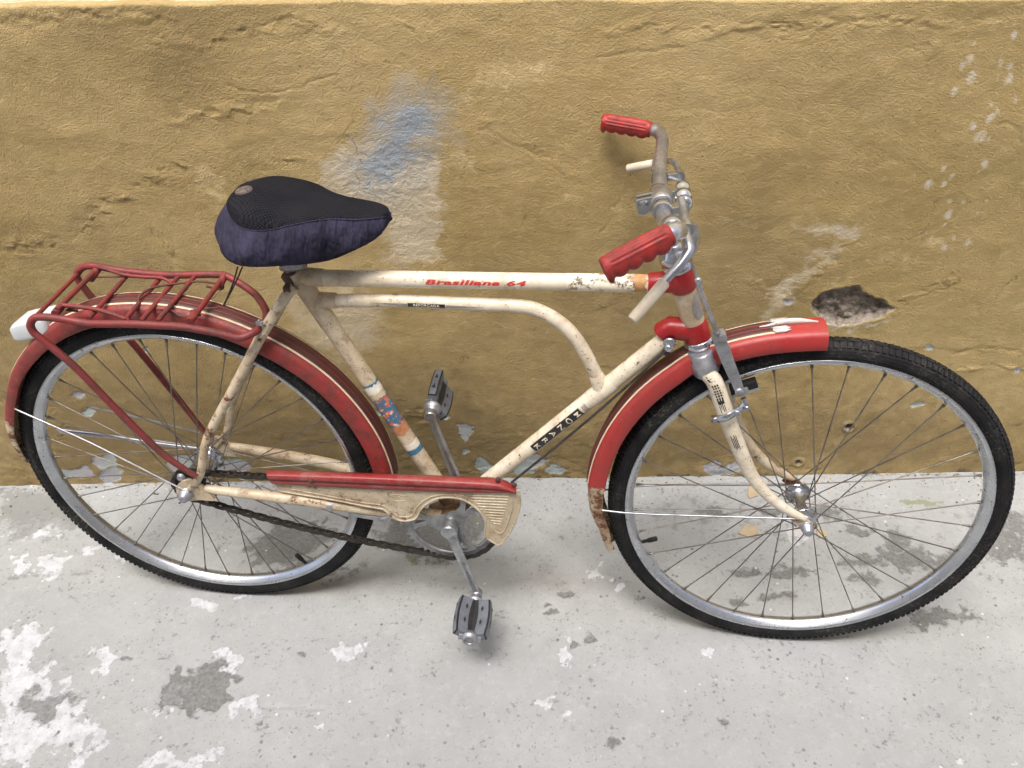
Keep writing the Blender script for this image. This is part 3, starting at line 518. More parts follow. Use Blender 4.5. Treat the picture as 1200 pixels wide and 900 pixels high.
# ------------------------------------------------------------------ the ground
xs = axis_pts(-1.42, 1.30, 0.0034, -30, 30)
ys = np.concatenate([axis_pts(-0.80, 0.0, 0.0034, -40, 0.0), [0.03, 0.06]])
X, Y = np.meshgrid(xs, ys)
h = 0.0035 * fbm(X, Y, 1.4, 3) + 0.0010 * fbm(X, Y, 12, 4, 0.55)
h -= 0.0 * Y
white, dark, moss, rust, crack, wet = [z_() * 0 if False else np.zeros_like(X) for _ in range(6)]
GW = [([(-1.061,-0.4183),(-1.008,-0.3852),(-0.9598,-0.4136),(-0.9679,-0.4762),(-0.8938,-0.522),(-0.7966,-0.5988),(-0.7679,-0.6309),(-0.8008,-0.6615),(-0.8499,-0.6535),(-0.8812,-0.6834),(-0.9263,-0.6831)], .02), ([(-0.8558,-0.4644),(-0.832,-0.4401),(-0.7971,-0.4688),(-0.8096,-0.4961),(-0.8324,-0.5048)], .009), ([(-0.6162,-0.4707),(-0.5892,-0.4485),(-0.5423,-0.4861),(-0.5562,-0.5199),(-0.5883,-0.4983)], .008), ([(-0.558,-0.5595),(-0.5103,-0.56),(-0.4933,-0.59),(-0.5524,-0.5796)], .007),
      ([(-0.6866,-0.5785),(-0.657,-0.5242),(-0.6407,-0.5244),(-0.6712,-0.5999),(-0.7025,-0.5996)], .008), ([(-0.6789,-0.6847),(-0.6521,-0.655),(-0.5981,-0.6584),(-0.5491,-0.6557),(-0.5449,-0.6856)], .012), ([(-0.7998,-0.6462),(-0.7597,-0.6511),(-0.7611,-0.6842),(-0.8211,-0.6838)], .012), ([(-0.9981,-0.2295),(-0.9934,-0.243),(-0.997,-0.2575),(-1.008,-0.2703),(-1.024,-0.2789),(-1.042,-0.2818),(-1.059,-0.2783),(-1.071,-0.2692),(-1.076,-0.256),(-1.073,-0.2415),(-1.062,-0.2283),(-1.046,-0.2193),(-1.027,-0.2163),(-1.01,-0.22)], .012), ([(-0.9569,-0.204),(-0.955,-0.2112),(-0.9558,-0.217),(-0.959,-0.2201),(-0.9641,-0.22),(-0.97,-0.2168),(-0.9756,-0.2109),(-0.9798,-0.2036),(-0.9818,-0.1964),(-0.9811,-0.1905),(-0.9778,-0.1873),(-0.9727,-0.1874),(-0.9667,-0.1907),(-0.961,-0.1967)], .006), ([(-1.078,-0.2489),(-1.076,-0.2588),(-1.078,-0.2666),(-1.085,-0.2709),(-1.095,-0.2708),(-1.106,-0.2663),(-1.116,-0.2582),(-1.123,-0.2482),(-1.126,-0.2382),(-1.124,-0.2302),(-1.117,-0.2258),(-1.107,-0.2259),(-1.095,-0.2306),(-1.085,-0.2388)], .01),
      ([(-0.3398,-0.4554),(-0.3385,-0.4631),(-0.3415,-0.471),(-0.3482,-0.4775),(-0.3572,-0.4813),(-0.3668,-0.4817),(-0.3751,-0.4787),(-0.3805,-0.4728),(-0.3819,-0.4651),(-0.379,-0.4571),(-0.3724,-0.4506),(-0.3633,-0.4466),(-0.3535,-0.4462),(-0.3451,-0.4493)], .008), ([(0.044,-0.4684),(0.0648,-0.4444),(0.079,-0.4871),(0.0592,-0.4959)], .006), ([(0.1493,-0.2821),(0.1481,-0.2859),(0.1454,-0.2889),(0.1417,-0.2906),(0.1377,-0.2905),(0.1343,-0.2888),(0.132,-0.2857),(0.1314,-0.2818),(0.1326,-0.278),(0.1353,-0.275),(0.1391,-0.2733),(0.1431,-0.2734),(0.1465,-0.2751),(0.1487,-0.2782)], .004), ([(0.3447,-0.4753),(0.343,-0.4785),(0.3394,-0.481),(0.3346,-0.4823),(0.3296,-0.4823),(0.3253,-0.4808),(0.3226,-0.4783),(0.3221,-0.4751),(0.3238,-0.4719),(0.3274,-0.4694),(0.3322,-0.468),(0.3372,-0.4681),(0.3415,-0.4696),(0.3442,-0.4721)], .004), ([(0.0433,-0.5732),(0.0413,-0.5775),(0.036,-0.5809),(0.0285,-0.5827),(0.0203,-0.5827),(0.0129,-0.5807),(0.0078,-0.5772),(0.006,-0.5729),(0.008,-0.5686),(0.0132,-0.5652),(0.0208,-0.5633),(0.0291,-0.5634),(0.0366,-0.5654),(0.0416,-0.5689)], .007), ([(0.0758,-0.6028),(0.0747,-0.6063),(0.072,-0.609),(0.0682,-0.6105),(0.0642,-0.6105),(0.0606,-0.6089),(0.0582,-0.6062),(0.0575,-0.6027),(0.0585,-0.5992),(0.0612,-0.5964),(0.065,-0.5949),(0.0691,-0.5949),(0.0727,-0.5965),(0.075,-0.5993)], .006), ([(-1.032,-0.1276),(-1.034,-0.1387),(-1.05,-0.1501),(-1.076,-0.1595),(-1.108,-0.1651),(-1.139,-0.1659),(-1.163,-0.1617),(-1.176,-0.1533),(-1.175,-0.1422),(-1.159,-0.1307),(-1.133,-0.1211),(-1.101,-0.1153),(-1.07,-0.1145),(-1.045,-0.1189)], .014), ([(-1.09,0.0064),(-1.093,-0.0009),(-1.107,-0.0065),(-1.131,-0.0093),(-1.159,-0.0088),(-1.186,-0.005),(-1.206,0.0012),(-1.216,0.0088),(-1.213,0.0162),(-1.198,0.0219),(-1.175,0.0248),(-1.146,0.0243),(-1.119,0.0204),(-1.099,0.0141)], .01),
      ([(0.1917,-0.3217),(0.1896,-0.3272),(0.1848,-0.3315),(0.1782,-0.3339),(0.1713,-0.3338),(0.1652,-0.3312),(0.1612,-0.3268),(0.1602,-0.3212),(0.1622,-0.3157),(0.167,-0.3113),(0.1736,-0.3089),(0.1807,-0.309),(0.1868,-0.3116),(0.1907,-0.3161)], .006), ([(0.1228,-0.2773),(0.1425,-0.2552),(0.1612,-0.2889),(0.1373,-0.3209)], .005), ([(-0.6357,-0.3594),(-0.6383,-0.364),(-0.6468,-0.3663),(-0.6598,-0.3659),(-0.6745,-0.3629),(-0.6883,-0.3578),(-0.6983,-0.3516),(-0.7025,-0.3456),(-0.7001,-0.3409),(-0.6915,-0.3385),(-0.6784,-0.3389),(-0.6634,-0.342),(-0.6496,-0.3472),(-0.6398,-0.3534)], .007), ([(-0.5718,-0.3276),(-0.5726,-0.3318),(-0.5779,-0.336),(-0.5865,-0.3396),(-0.5968,-0.3417),(-0.6067,-0.342),(-0.6144,-0.3405),(-0.6182,-0.3373),(-0.6175,-0.3332),(-0.6123,-0.329),(-0.6036,-0.3254),(-0.5933,-0.3232),(-0.5832,-0.3229),(-0.5756,-0.3245)], .005), ([(-0.3711,-0.6183),(-0.3715,-0.621),(-0.3737,-0.6232),(-0.3771,-0.6244),(-0.3812,-0.6244),(-0.3851,-0.6231),(-0.3881,-0.6209),(-0.3896,-0.6181),(-0.3892,-0.6154),(-0.3871,-0.6132),(-0.3836,-0.612),(-0.3795,-0.612),(-0.3755,-0.6133),(-0.3726,-0.6155)], .004), ([(0.7326,-0.6885),(0.7308,-0.691),(0.728,-0.693),(0.7247,-0.6941),(0.7215,-0.694),(0.7191,-0.6929),(0.718,-0.6909),(0.7184,-0.6884),(0.7201,-0.6859),(0.723,-0.6839),(0.7263,-0.6828),(0.7295,-0.6828),(0.7319,-0.684),(0.733,-0.686)], .004), ([(0.8143,-0.6876),(0.8126,-0.6901),(0.81,-0.6921),(0.8072,-0.6932),(0.8047,-0.6932),(0.803,-0.692),(0.8023,-0.69),(0.803,-0.6875),(0.8047,-0.685),(0.8072,-0.683),(0.8101,-0.6819),(0.8126,-0.6819),(0.8143,-0.6831),(0.815,-0.6851)], .004), ([(-0.8452,-0.2292),(-0.8463,-0.2342),(-0.8531,-0.2382),(-0.8643,-0.2402),(-0.8777,-0.24),(-0.8906,-0.2376),(-0.9005,-0.2334),(-0.9055,-0.2283),(-0.9045,-0.2233),(-0.8977,-0.2193),(-0.8864,-0.2172),(-0.8729,-0.2174),(-0.8599,-0.2199),(-0.85,-0.2241)], .008), ([(0.6103,-0.1877),(0.6054,-0.1959),(0.5965,-0.2024),(0.5852,-0.2059),(0.5738,-0.2057),(0.5645,-0.2019),(0.5591,-0.1952),(0.5587,-0.1869),(0.5635,-0.1786),(0.5724,-0.172),(0.5838,-0.1684),(0.5954,-0.1686),(0.6048,-0.1725),(0.6101,-0.1794)], .006)]
for pts, s in GW: mask(white, X, Y, pts, s * 2.2, 1.0, warp=.035)
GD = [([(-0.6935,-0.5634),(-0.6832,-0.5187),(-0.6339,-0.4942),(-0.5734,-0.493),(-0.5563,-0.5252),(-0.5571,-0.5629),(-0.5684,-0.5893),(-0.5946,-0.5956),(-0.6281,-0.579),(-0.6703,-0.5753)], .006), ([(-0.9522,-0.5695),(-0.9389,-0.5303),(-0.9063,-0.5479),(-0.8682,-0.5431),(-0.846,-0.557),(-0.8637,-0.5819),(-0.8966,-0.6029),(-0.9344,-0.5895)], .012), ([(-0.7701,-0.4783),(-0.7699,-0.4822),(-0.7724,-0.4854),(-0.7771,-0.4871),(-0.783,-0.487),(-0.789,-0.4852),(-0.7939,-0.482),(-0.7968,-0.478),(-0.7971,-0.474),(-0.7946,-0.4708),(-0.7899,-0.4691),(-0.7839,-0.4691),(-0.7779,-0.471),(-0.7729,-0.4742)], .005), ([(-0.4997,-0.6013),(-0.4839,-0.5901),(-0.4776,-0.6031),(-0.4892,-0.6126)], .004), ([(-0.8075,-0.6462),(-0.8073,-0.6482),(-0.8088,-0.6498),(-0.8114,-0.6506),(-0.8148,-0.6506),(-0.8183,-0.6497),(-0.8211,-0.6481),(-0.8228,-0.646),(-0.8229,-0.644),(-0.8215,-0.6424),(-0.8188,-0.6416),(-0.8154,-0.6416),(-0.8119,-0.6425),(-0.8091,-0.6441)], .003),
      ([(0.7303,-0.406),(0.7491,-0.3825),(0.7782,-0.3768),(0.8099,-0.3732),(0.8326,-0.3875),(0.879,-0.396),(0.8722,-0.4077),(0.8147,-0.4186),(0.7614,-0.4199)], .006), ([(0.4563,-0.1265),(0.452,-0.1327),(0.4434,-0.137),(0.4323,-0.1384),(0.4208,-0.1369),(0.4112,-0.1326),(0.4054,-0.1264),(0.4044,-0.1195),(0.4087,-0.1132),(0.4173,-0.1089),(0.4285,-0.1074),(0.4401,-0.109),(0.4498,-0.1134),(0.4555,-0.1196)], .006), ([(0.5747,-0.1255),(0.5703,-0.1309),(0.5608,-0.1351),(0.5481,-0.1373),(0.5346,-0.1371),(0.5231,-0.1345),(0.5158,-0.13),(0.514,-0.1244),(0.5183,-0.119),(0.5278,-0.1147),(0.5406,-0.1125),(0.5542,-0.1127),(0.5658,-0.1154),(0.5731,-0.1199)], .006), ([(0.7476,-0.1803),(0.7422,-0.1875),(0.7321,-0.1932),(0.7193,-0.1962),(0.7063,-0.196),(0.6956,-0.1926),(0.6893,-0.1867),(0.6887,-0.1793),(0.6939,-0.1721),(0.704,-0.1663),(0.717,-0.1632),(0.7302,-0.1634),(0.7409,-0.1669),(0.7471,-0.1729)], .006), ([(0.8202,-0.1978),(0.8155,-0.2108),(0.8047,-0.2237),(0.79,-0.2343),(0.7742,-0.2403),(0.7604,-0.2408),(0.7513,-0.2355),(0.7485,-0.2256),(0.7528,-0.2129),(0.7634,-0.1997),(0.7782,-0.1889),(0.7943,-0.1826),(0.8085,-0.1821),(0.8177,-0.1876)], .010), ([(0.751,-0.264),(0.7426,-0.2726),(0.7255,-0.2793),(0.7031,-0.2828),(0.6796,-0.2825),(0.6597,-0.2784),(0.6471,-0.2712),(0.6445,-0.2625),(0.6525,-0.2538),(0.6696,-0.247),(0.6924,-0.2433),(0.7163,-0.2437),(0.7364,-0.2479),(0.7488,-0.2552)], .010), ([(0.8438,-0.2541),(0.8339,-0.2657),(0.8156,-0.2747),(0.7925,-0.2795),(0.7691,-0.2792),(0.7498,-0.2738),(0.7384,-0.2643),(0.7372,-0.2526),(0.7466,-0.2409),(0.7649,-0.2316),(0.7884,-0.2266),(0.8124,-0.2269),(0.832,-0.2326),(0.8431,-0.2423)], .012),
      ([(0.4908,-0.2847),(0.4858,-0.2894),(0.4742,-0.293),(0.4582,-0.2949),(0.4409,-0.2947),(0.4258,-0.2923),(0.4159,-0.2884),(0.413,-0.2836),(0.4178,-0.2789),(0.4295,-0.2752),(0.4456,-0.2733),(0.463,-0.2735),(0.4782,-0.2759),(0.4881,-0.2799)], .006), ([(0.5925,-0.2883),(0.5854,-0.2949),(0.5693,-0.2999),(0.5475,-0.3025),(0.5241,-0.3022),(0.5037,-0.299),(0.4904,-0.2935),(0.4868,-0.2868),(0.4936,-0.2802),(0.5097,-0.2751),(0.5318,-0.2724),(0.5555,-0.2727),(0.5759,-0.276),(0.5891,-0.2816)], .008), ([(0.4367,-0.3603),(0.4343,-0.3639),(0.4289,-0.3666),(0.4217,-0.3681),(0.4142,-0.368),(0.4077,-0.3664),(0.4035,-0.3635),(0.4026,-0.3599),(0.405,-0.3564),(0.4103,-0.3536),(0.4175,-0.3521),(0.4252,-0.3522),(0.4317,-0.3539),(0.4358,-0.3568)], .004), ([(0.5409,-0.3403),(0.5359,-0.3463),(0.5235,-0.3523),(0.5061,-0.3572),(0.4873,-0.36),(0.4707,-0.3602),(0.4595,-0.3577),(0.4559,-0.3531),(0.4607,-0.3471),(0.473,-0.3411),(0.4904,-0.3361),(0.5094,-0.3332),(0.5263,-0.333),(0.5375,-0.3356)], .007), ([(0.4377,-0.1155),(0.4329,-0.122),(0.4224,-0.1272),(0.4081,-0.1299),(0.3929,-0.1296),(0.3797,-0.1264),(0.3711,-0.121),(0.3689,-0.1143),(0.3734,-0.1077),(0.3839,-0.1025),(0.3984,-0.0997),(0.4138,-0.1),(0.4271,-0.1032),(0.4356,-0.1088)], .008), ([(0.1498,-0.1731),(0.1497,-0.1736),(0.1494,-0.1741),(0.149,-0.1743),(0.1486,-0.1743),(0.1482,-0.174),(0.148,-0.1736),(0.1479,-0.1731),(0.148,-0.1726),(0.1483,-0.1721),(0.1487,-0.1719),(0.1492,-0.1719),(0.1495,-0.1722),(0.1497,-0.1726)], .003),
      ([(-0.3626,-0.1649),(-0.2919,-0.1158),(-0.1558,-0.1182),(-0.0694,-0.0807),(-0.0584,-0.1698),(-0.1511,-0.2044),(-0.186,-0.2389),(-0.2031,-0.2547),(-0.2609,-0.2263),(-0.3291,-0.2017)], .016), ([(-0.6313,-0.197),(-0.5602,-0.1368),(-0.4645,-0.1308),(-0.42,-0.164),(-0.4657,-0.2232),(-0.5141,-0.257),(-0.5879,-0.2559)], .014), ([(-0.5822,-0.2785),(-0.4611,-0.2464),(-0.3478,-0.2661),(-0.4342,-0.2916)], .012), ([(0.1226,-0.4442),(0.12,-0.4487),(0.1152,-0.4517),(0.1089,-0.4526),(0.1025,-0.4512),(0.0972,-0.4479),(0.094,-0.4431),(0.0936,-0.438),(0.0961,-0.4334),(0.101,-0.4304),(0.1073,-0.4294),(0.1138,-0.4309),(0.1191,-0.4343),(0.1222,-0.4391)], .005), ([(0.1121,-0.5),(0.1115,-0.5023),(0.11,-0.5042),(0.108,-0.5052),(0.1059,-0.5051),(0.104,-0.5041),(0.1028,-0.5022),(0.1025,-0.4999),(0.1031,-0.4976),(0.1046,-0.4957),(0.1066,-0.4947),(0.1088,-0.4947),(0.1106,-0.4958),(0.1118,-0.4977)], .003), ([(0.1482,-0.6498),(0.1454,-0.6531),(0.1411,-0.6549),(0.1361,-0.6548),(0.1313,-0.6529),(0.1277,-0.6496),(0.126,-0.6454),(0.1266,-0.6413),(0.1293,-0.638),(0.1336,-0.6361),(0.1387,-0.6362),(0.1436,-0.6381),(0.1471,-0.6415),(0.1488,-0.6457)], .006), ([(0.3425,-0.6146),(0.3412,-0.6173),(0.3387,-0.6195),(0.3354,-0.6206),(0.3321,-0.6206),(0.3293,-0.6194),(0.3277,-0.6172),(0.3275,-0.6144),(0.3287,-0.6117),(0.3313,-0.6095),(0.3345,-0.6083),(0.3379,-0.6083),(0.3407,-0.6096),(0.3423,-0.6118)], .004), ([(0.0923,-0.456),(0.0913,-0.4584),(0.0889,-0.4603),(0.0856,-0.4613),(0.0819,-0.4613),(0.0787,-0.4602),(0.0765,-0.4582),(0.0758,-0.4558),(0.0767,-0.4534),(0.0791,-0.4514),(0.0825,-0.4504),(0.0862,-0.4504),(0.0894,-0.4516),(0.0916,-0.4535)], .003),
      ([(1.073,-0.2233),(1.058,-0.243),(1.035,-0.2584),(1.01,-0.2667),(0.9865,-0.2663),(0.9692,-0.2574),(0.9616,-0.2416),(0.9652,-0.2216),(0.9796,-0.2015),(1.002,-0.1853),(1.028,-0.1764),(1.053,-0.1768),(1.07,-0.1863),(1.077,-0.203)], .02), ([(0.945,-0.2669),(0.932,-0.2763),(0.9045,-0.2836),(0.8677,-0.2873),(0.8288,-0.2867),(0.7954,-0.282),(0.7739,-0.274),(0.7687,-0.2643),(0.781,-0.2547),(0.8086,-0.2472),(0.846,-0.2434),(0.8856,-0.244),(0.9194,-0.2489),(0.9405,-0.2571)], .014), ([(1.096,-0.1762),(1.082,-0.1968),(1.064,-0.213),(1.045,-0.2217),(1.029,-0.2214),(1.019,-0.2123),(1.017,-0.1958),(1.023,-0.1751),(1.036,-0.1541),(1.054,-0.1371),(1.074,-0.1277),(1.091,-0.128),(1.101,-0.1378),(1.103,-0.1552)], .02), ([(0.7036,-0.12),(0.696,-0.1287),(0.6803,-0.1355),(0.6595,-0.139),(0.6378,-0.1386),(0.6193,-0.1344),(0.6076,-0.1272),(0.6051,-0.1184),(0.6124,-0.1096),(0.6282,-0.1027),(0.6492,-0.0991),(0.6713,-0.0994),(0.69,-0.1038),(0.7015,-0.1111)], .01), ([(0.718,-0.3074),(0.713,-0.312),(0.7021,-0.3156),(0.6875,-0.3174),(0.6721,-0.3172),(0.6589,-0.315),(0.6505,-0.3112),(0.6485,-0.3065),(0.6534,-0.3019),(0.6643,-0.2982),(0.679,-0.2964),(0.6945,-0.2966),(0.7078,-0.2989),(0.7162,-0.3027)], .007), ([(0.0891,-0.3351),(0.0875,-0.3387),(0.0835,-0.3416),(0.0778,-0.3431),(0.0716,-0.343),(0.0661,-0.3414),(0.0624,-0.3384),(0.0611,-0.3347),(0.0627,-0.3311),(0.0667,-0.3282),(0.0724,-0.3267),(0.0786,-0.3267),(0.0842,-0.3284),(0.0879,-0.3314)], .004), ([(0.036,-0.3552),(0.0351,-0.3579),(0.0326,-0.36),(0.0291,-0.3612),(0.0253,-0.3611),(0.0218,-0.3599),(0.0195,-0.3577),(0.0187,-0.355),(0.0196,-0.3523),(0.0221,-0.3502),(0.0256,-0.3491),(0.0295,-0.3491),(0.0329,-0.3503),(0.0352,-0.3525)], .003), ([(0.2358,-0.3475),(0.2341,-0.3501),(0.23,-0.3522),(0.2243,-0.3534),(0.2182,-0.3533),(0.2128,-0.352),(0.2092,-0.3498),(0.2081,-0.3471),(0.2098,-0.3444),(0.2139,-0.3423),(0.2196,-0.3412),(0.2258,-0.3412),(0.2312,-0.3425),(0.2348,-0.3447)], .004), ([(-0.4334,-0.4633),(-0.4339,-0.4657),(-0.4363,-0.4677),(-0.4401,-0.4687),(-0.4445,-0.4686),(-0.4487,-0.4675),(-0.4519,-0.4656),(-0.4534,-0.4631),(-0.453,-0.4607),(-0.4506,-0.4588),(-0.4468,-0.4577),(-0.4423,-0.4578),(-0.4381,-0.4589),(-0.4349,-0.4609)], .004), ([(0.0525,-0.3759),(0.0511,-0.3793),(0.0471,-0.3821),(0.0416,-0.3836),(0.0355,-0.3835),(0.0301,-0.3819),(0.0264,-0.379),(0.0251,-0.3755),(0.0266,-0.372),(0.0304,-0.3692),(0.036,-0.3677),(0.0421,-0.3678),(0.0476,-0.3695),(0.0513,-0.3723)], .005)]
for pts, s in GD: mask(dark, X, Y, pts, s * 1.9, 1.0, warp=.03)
for pts, s, v in [([(0.9352,-0.1007),(0.928,-0.106),(0.9128,-0.1095),(0.8924,-0.1107),(0.871,-0.1093),(0.8526,-0.1056),(0.841,-0.1002),(0.8384,-0.0943),(0.8454,-0.089),(0.8607,-0.0854),(0.8813,-0.0842),(0.903,-0.0856),(0.9214,-0.0894),(0.9329,-0.0948)], .008, 1.0), ([(-0.2449,-0.2381),(-0.2458,-0.244),(-0.2494,-0.2488),(-0.255,-0.2513),(-0.2615,-0.2512),(-0.2677,-0.2485),(-0.2723,-0.2436),(-0.2745,-0.2376),(-0.2737,-0.2316),(-0.2701,-0.2268),(-0.2644,-0.2242),(-0.2578,-0.2243),(-0.2516,-0.2271),(-0.247,-0.232)], .006, .9), ([(1.02,-0.2568),(1.012,-0.2644),(0.9941,-0.2704),(0.9714,-0.2735),(0.948,-0.2731),(0.9285,-0.2694),(0.9165,-0.263),(0.9146,-0.2552),(0.9232,-0.2475),(0.9408,-0.2414),(0.9637,-0.2382),(0.9875,-0.2386),(1.007,-0.2424),(1.019,-0.2489)], .02, .7), ([(0.6391,-0.2802),(0.6304,-0.2858),(0.6095,-0.2901),(0.5806,-0.2922),(0.5493,-0.2918),(0.5218,-0.2888),(0.5033,-0.284),(0.4977,-0.2782),(0.5061,-0.2725),(0.527,-0.2682),(0.5562,-0.266),(0.5879,-0.2665),(0.6156,-0.2695),(0.6339,-0.2744)], .012, .65), ([(-1.096,-0.1152),(-1.091,-0.1428),(-1.103,-0.1643),(-1.129,-0.1757),(-1.163,-0.1752),(-1.201,-0.1627),(-1.234,-0.1405),(-1.256,-0.1125),(-1.263,-0.084),(-1.253,-0.061),(-1.227,-0.0484),(-1.19,-0.0491),(-1.151,-0.0628),(-1.117,-0.0866)], .05, .5), ([(-0.0973,-0.1318),(-0.099,-0.1395),(-0.1041,-0.1455),(-0.1117,-0.1487),(-0.1202,-0.1486),(-0.128,-0.1451),(-0.1336,-0.1389),(-0.1359,-0.1312),(-0.1343,-0.1235),(-0.1292,-0.1174),(-0.1216,-0.1141),(-0.1129,-0.1142),(-0.1051,-0.1178),(-0.0995,-0.1241)], .008, .7), ([(0.8083,-0.2536),(0.7948,-0.2612),(0.7631,-0.267),(0.7193,-0.2698),(0.6721,-0.2691),(0.6305,-0.2651),(0.6027,-0.2584),(0.5944,-0.2505),(0.6073,-0.2428),(0.639,-0.2369),(0.6834,-0.234),(0.7314,-0.2347),(0.7733,-0.2389),(0.8007,-0.2456)], .02, .55)]: mask(moss, X, Y, pts, s * 1.8, v, warp=.03)
for pts, s, v in [([(-0.1095,-0.3176),(-0.0028,-0.2643),(0.1411,-0.2731),(0.2425,-0.3223),(0.204,-0.3533),(0.0312,-0.3406)], .05, .8), ([(-1.051,-0.2144),(-0.7544,-0.309),(-0.5656,-0.3434),(-0.3022,-0.3363),(-0.2538,-0.2941),(-0.3471,-0.2706),(-0.6639,-0.3102)], .05, .75), ([(0.632,-0.3587),(0.623,-0.3657),(0.6025,-0.3711),(0.5745,-0.3739),(0.5444,-0.3735),(0.5181,-0.37),(0.5007,-0.3642),(0.4957,-0.357),(0.5043,-0.35),(0.5248,-0.3445),(0.5532,-0.3416),(0.5838,-0.342),(0.6103,-0.3456),(0.6275,-0.3515)], .03, .6), ([(0.1578,-0.0581),(0.1452,-0.0695),(0.112,-0.0781),(0.0647,-0.0824),(0.0124,-0.0814),(-0.0349,-0.0755),(-0.0678,-0.0657),(-0.0798,-0.0538),(-0.0682,-0.0422),(-0.035,-0.0333),(0.0133,-0.0289),(0.0667,-0.0299),(0.1145,-0.0361),(0.1469,-0.0462)], .05, .35), ([(0.9239,-0.3522),(0.9107,-0.3592),(0.8801,-0.3645),(0.8384,-0.3671),(0.7934,-0.3665),(0.7541,-0.3629),(0.728,-0.3568),(0.7204,-0.3496),(0.7331,-0.3426),(0.7637,-0.3372),(0.8061,-0.3345),(0.8517,-0.3351),(0.8913,-0.3389),(0.917,-0.345)], .03, .55), ([(0.4124,-0.3456),(0.3985,-0.3633),(0.3674,-0.377),(0.3252,-0.3842),(0.28,-0.3837),(0.2401,-0.3754),(0.2134,-0.3609),(0.2051,-0.3429),(0.2176,-0.3248),(0.2486,-0.3104),(0.2921,-0.3027),(0.3391,-0.3033),(0.3798,-0.3122),(0.4059,-0.3273)], .05, .5), ([(0.706,-0.3899),(0.6904,-0.3966),(0.6516,-0.4016),(0.5973,-0.404),(0.538,-0.4033),(0.4853,-0.3996),(0.4494,-0.3937),(0.4376,-0.3866),(0.4526,-0.3799),(0.4915,-0.3747),(0.5466,-0.3723),(0.6068,-0.3731),(0.6599,-0.3768),(0.6952,-0.3829)], .03, .5), ([(-0.0215,-0.4301),(-0.0297,-0.4506),(-0.0525,-0.4666),(-0.0852,-0.4751),(-0.1217,-0.4747),(-0.1552,-0.4655),(-0.1794,-0.449),(-0.1893,-0.4282),(-0.1825,-0.4072),(-0.1601,-0.3902),(-0.1262,-0.381),(-0.088,-0.3814),(-0.0534,-0.3915),(-0.0298,-0.409)], .07, .4)]: mask(rust, X, Y, pts, s, v)
for pts in [[(0.6548,-0.4321),(0.6608,-0.4622),(0.6705,-0.4806),(0.6755,-0.5022)], [(-0.5056,-0.5784),(-0.4427,-0.5789),(-0.3797,-0.5811)]]: mask(crack, X, Y, pts, .004, 1.0, 0.0)
for pts, s, v in [([(-1.264,-0.0185),(-1.083,-0.0078),(-0.9676,-0.0914),(-1.004,-0.1913),(-1.172,-0.2007)], .05, .95), ([(-1.14,-0.2639),(-0.957,-0.2575),(-0.8419,-0.2681),(-0.8535,-0.2858),(-1.126,-0.2909)], .015, .85), ([(-1.015,-0.023),(-0.404,-0.0204),(-0.3573,-0.2013),(-0.5738,-0.3114),(-0.8315,-0.194)], .06, .55), ([(-0.3837,-0.0208),(-0.0401,-0.0409),(-0.0579,-0.2059),(-0.3136,-0.2485)], .04, .75), ([(0.1998,-0.0317),(1.153,-0.0221),(1.012,-0.3115),(0.659,-0.3279),(0.2567,-0.2107)], .07, .5), ([(-0.0387,-0.3186),(0.2398,-0.3434),(0.1325,-0.3829),(0.0304,-0.3715)], .04, .5)]: mask(wet, X, Y, pts, s, v)
wet = np.clip(wet * 0.9 + 0.25 * fbm(X, Y, 2.0, 4, 0.6), 0, 1)
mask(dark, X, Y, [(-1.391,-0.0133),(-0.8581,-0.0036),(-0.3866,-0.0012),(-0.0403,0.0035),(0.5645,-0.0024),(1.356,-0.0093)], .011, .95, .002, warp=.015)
h += 0.0012 * white - 0.0022 * np.clip((dark - 0.35) * 3, 0, 1) - 0.003 * np.clip(crack * 2, 0, 1)
wf = np.clip(1 - np.abs(np.stack([X + 0.606, Y + 0.318], 0)).max(0) / 0.06, 0, 1) + np.clip(1 - np.abs(np.stack([X - 0.462, Y + 0.436], 0)).max(0) / 0.06, 0, 1)
h *= (1 - wf)
h += 0.0058 * np.clip(-Y / 0.22, 0, 1) ** 1.3
me = grid_mesh('pavement', np.stack([X, Y, h], -1), {'m1': (white, dark, moss), 'm2': (rust, crack, wet)}, M['concrete'])
pav = tag(link('pavement', me), 'worn grey painted concrete pavement with flaking white and dark patches', 'pavement', kind='structure')

CRUMBS = True
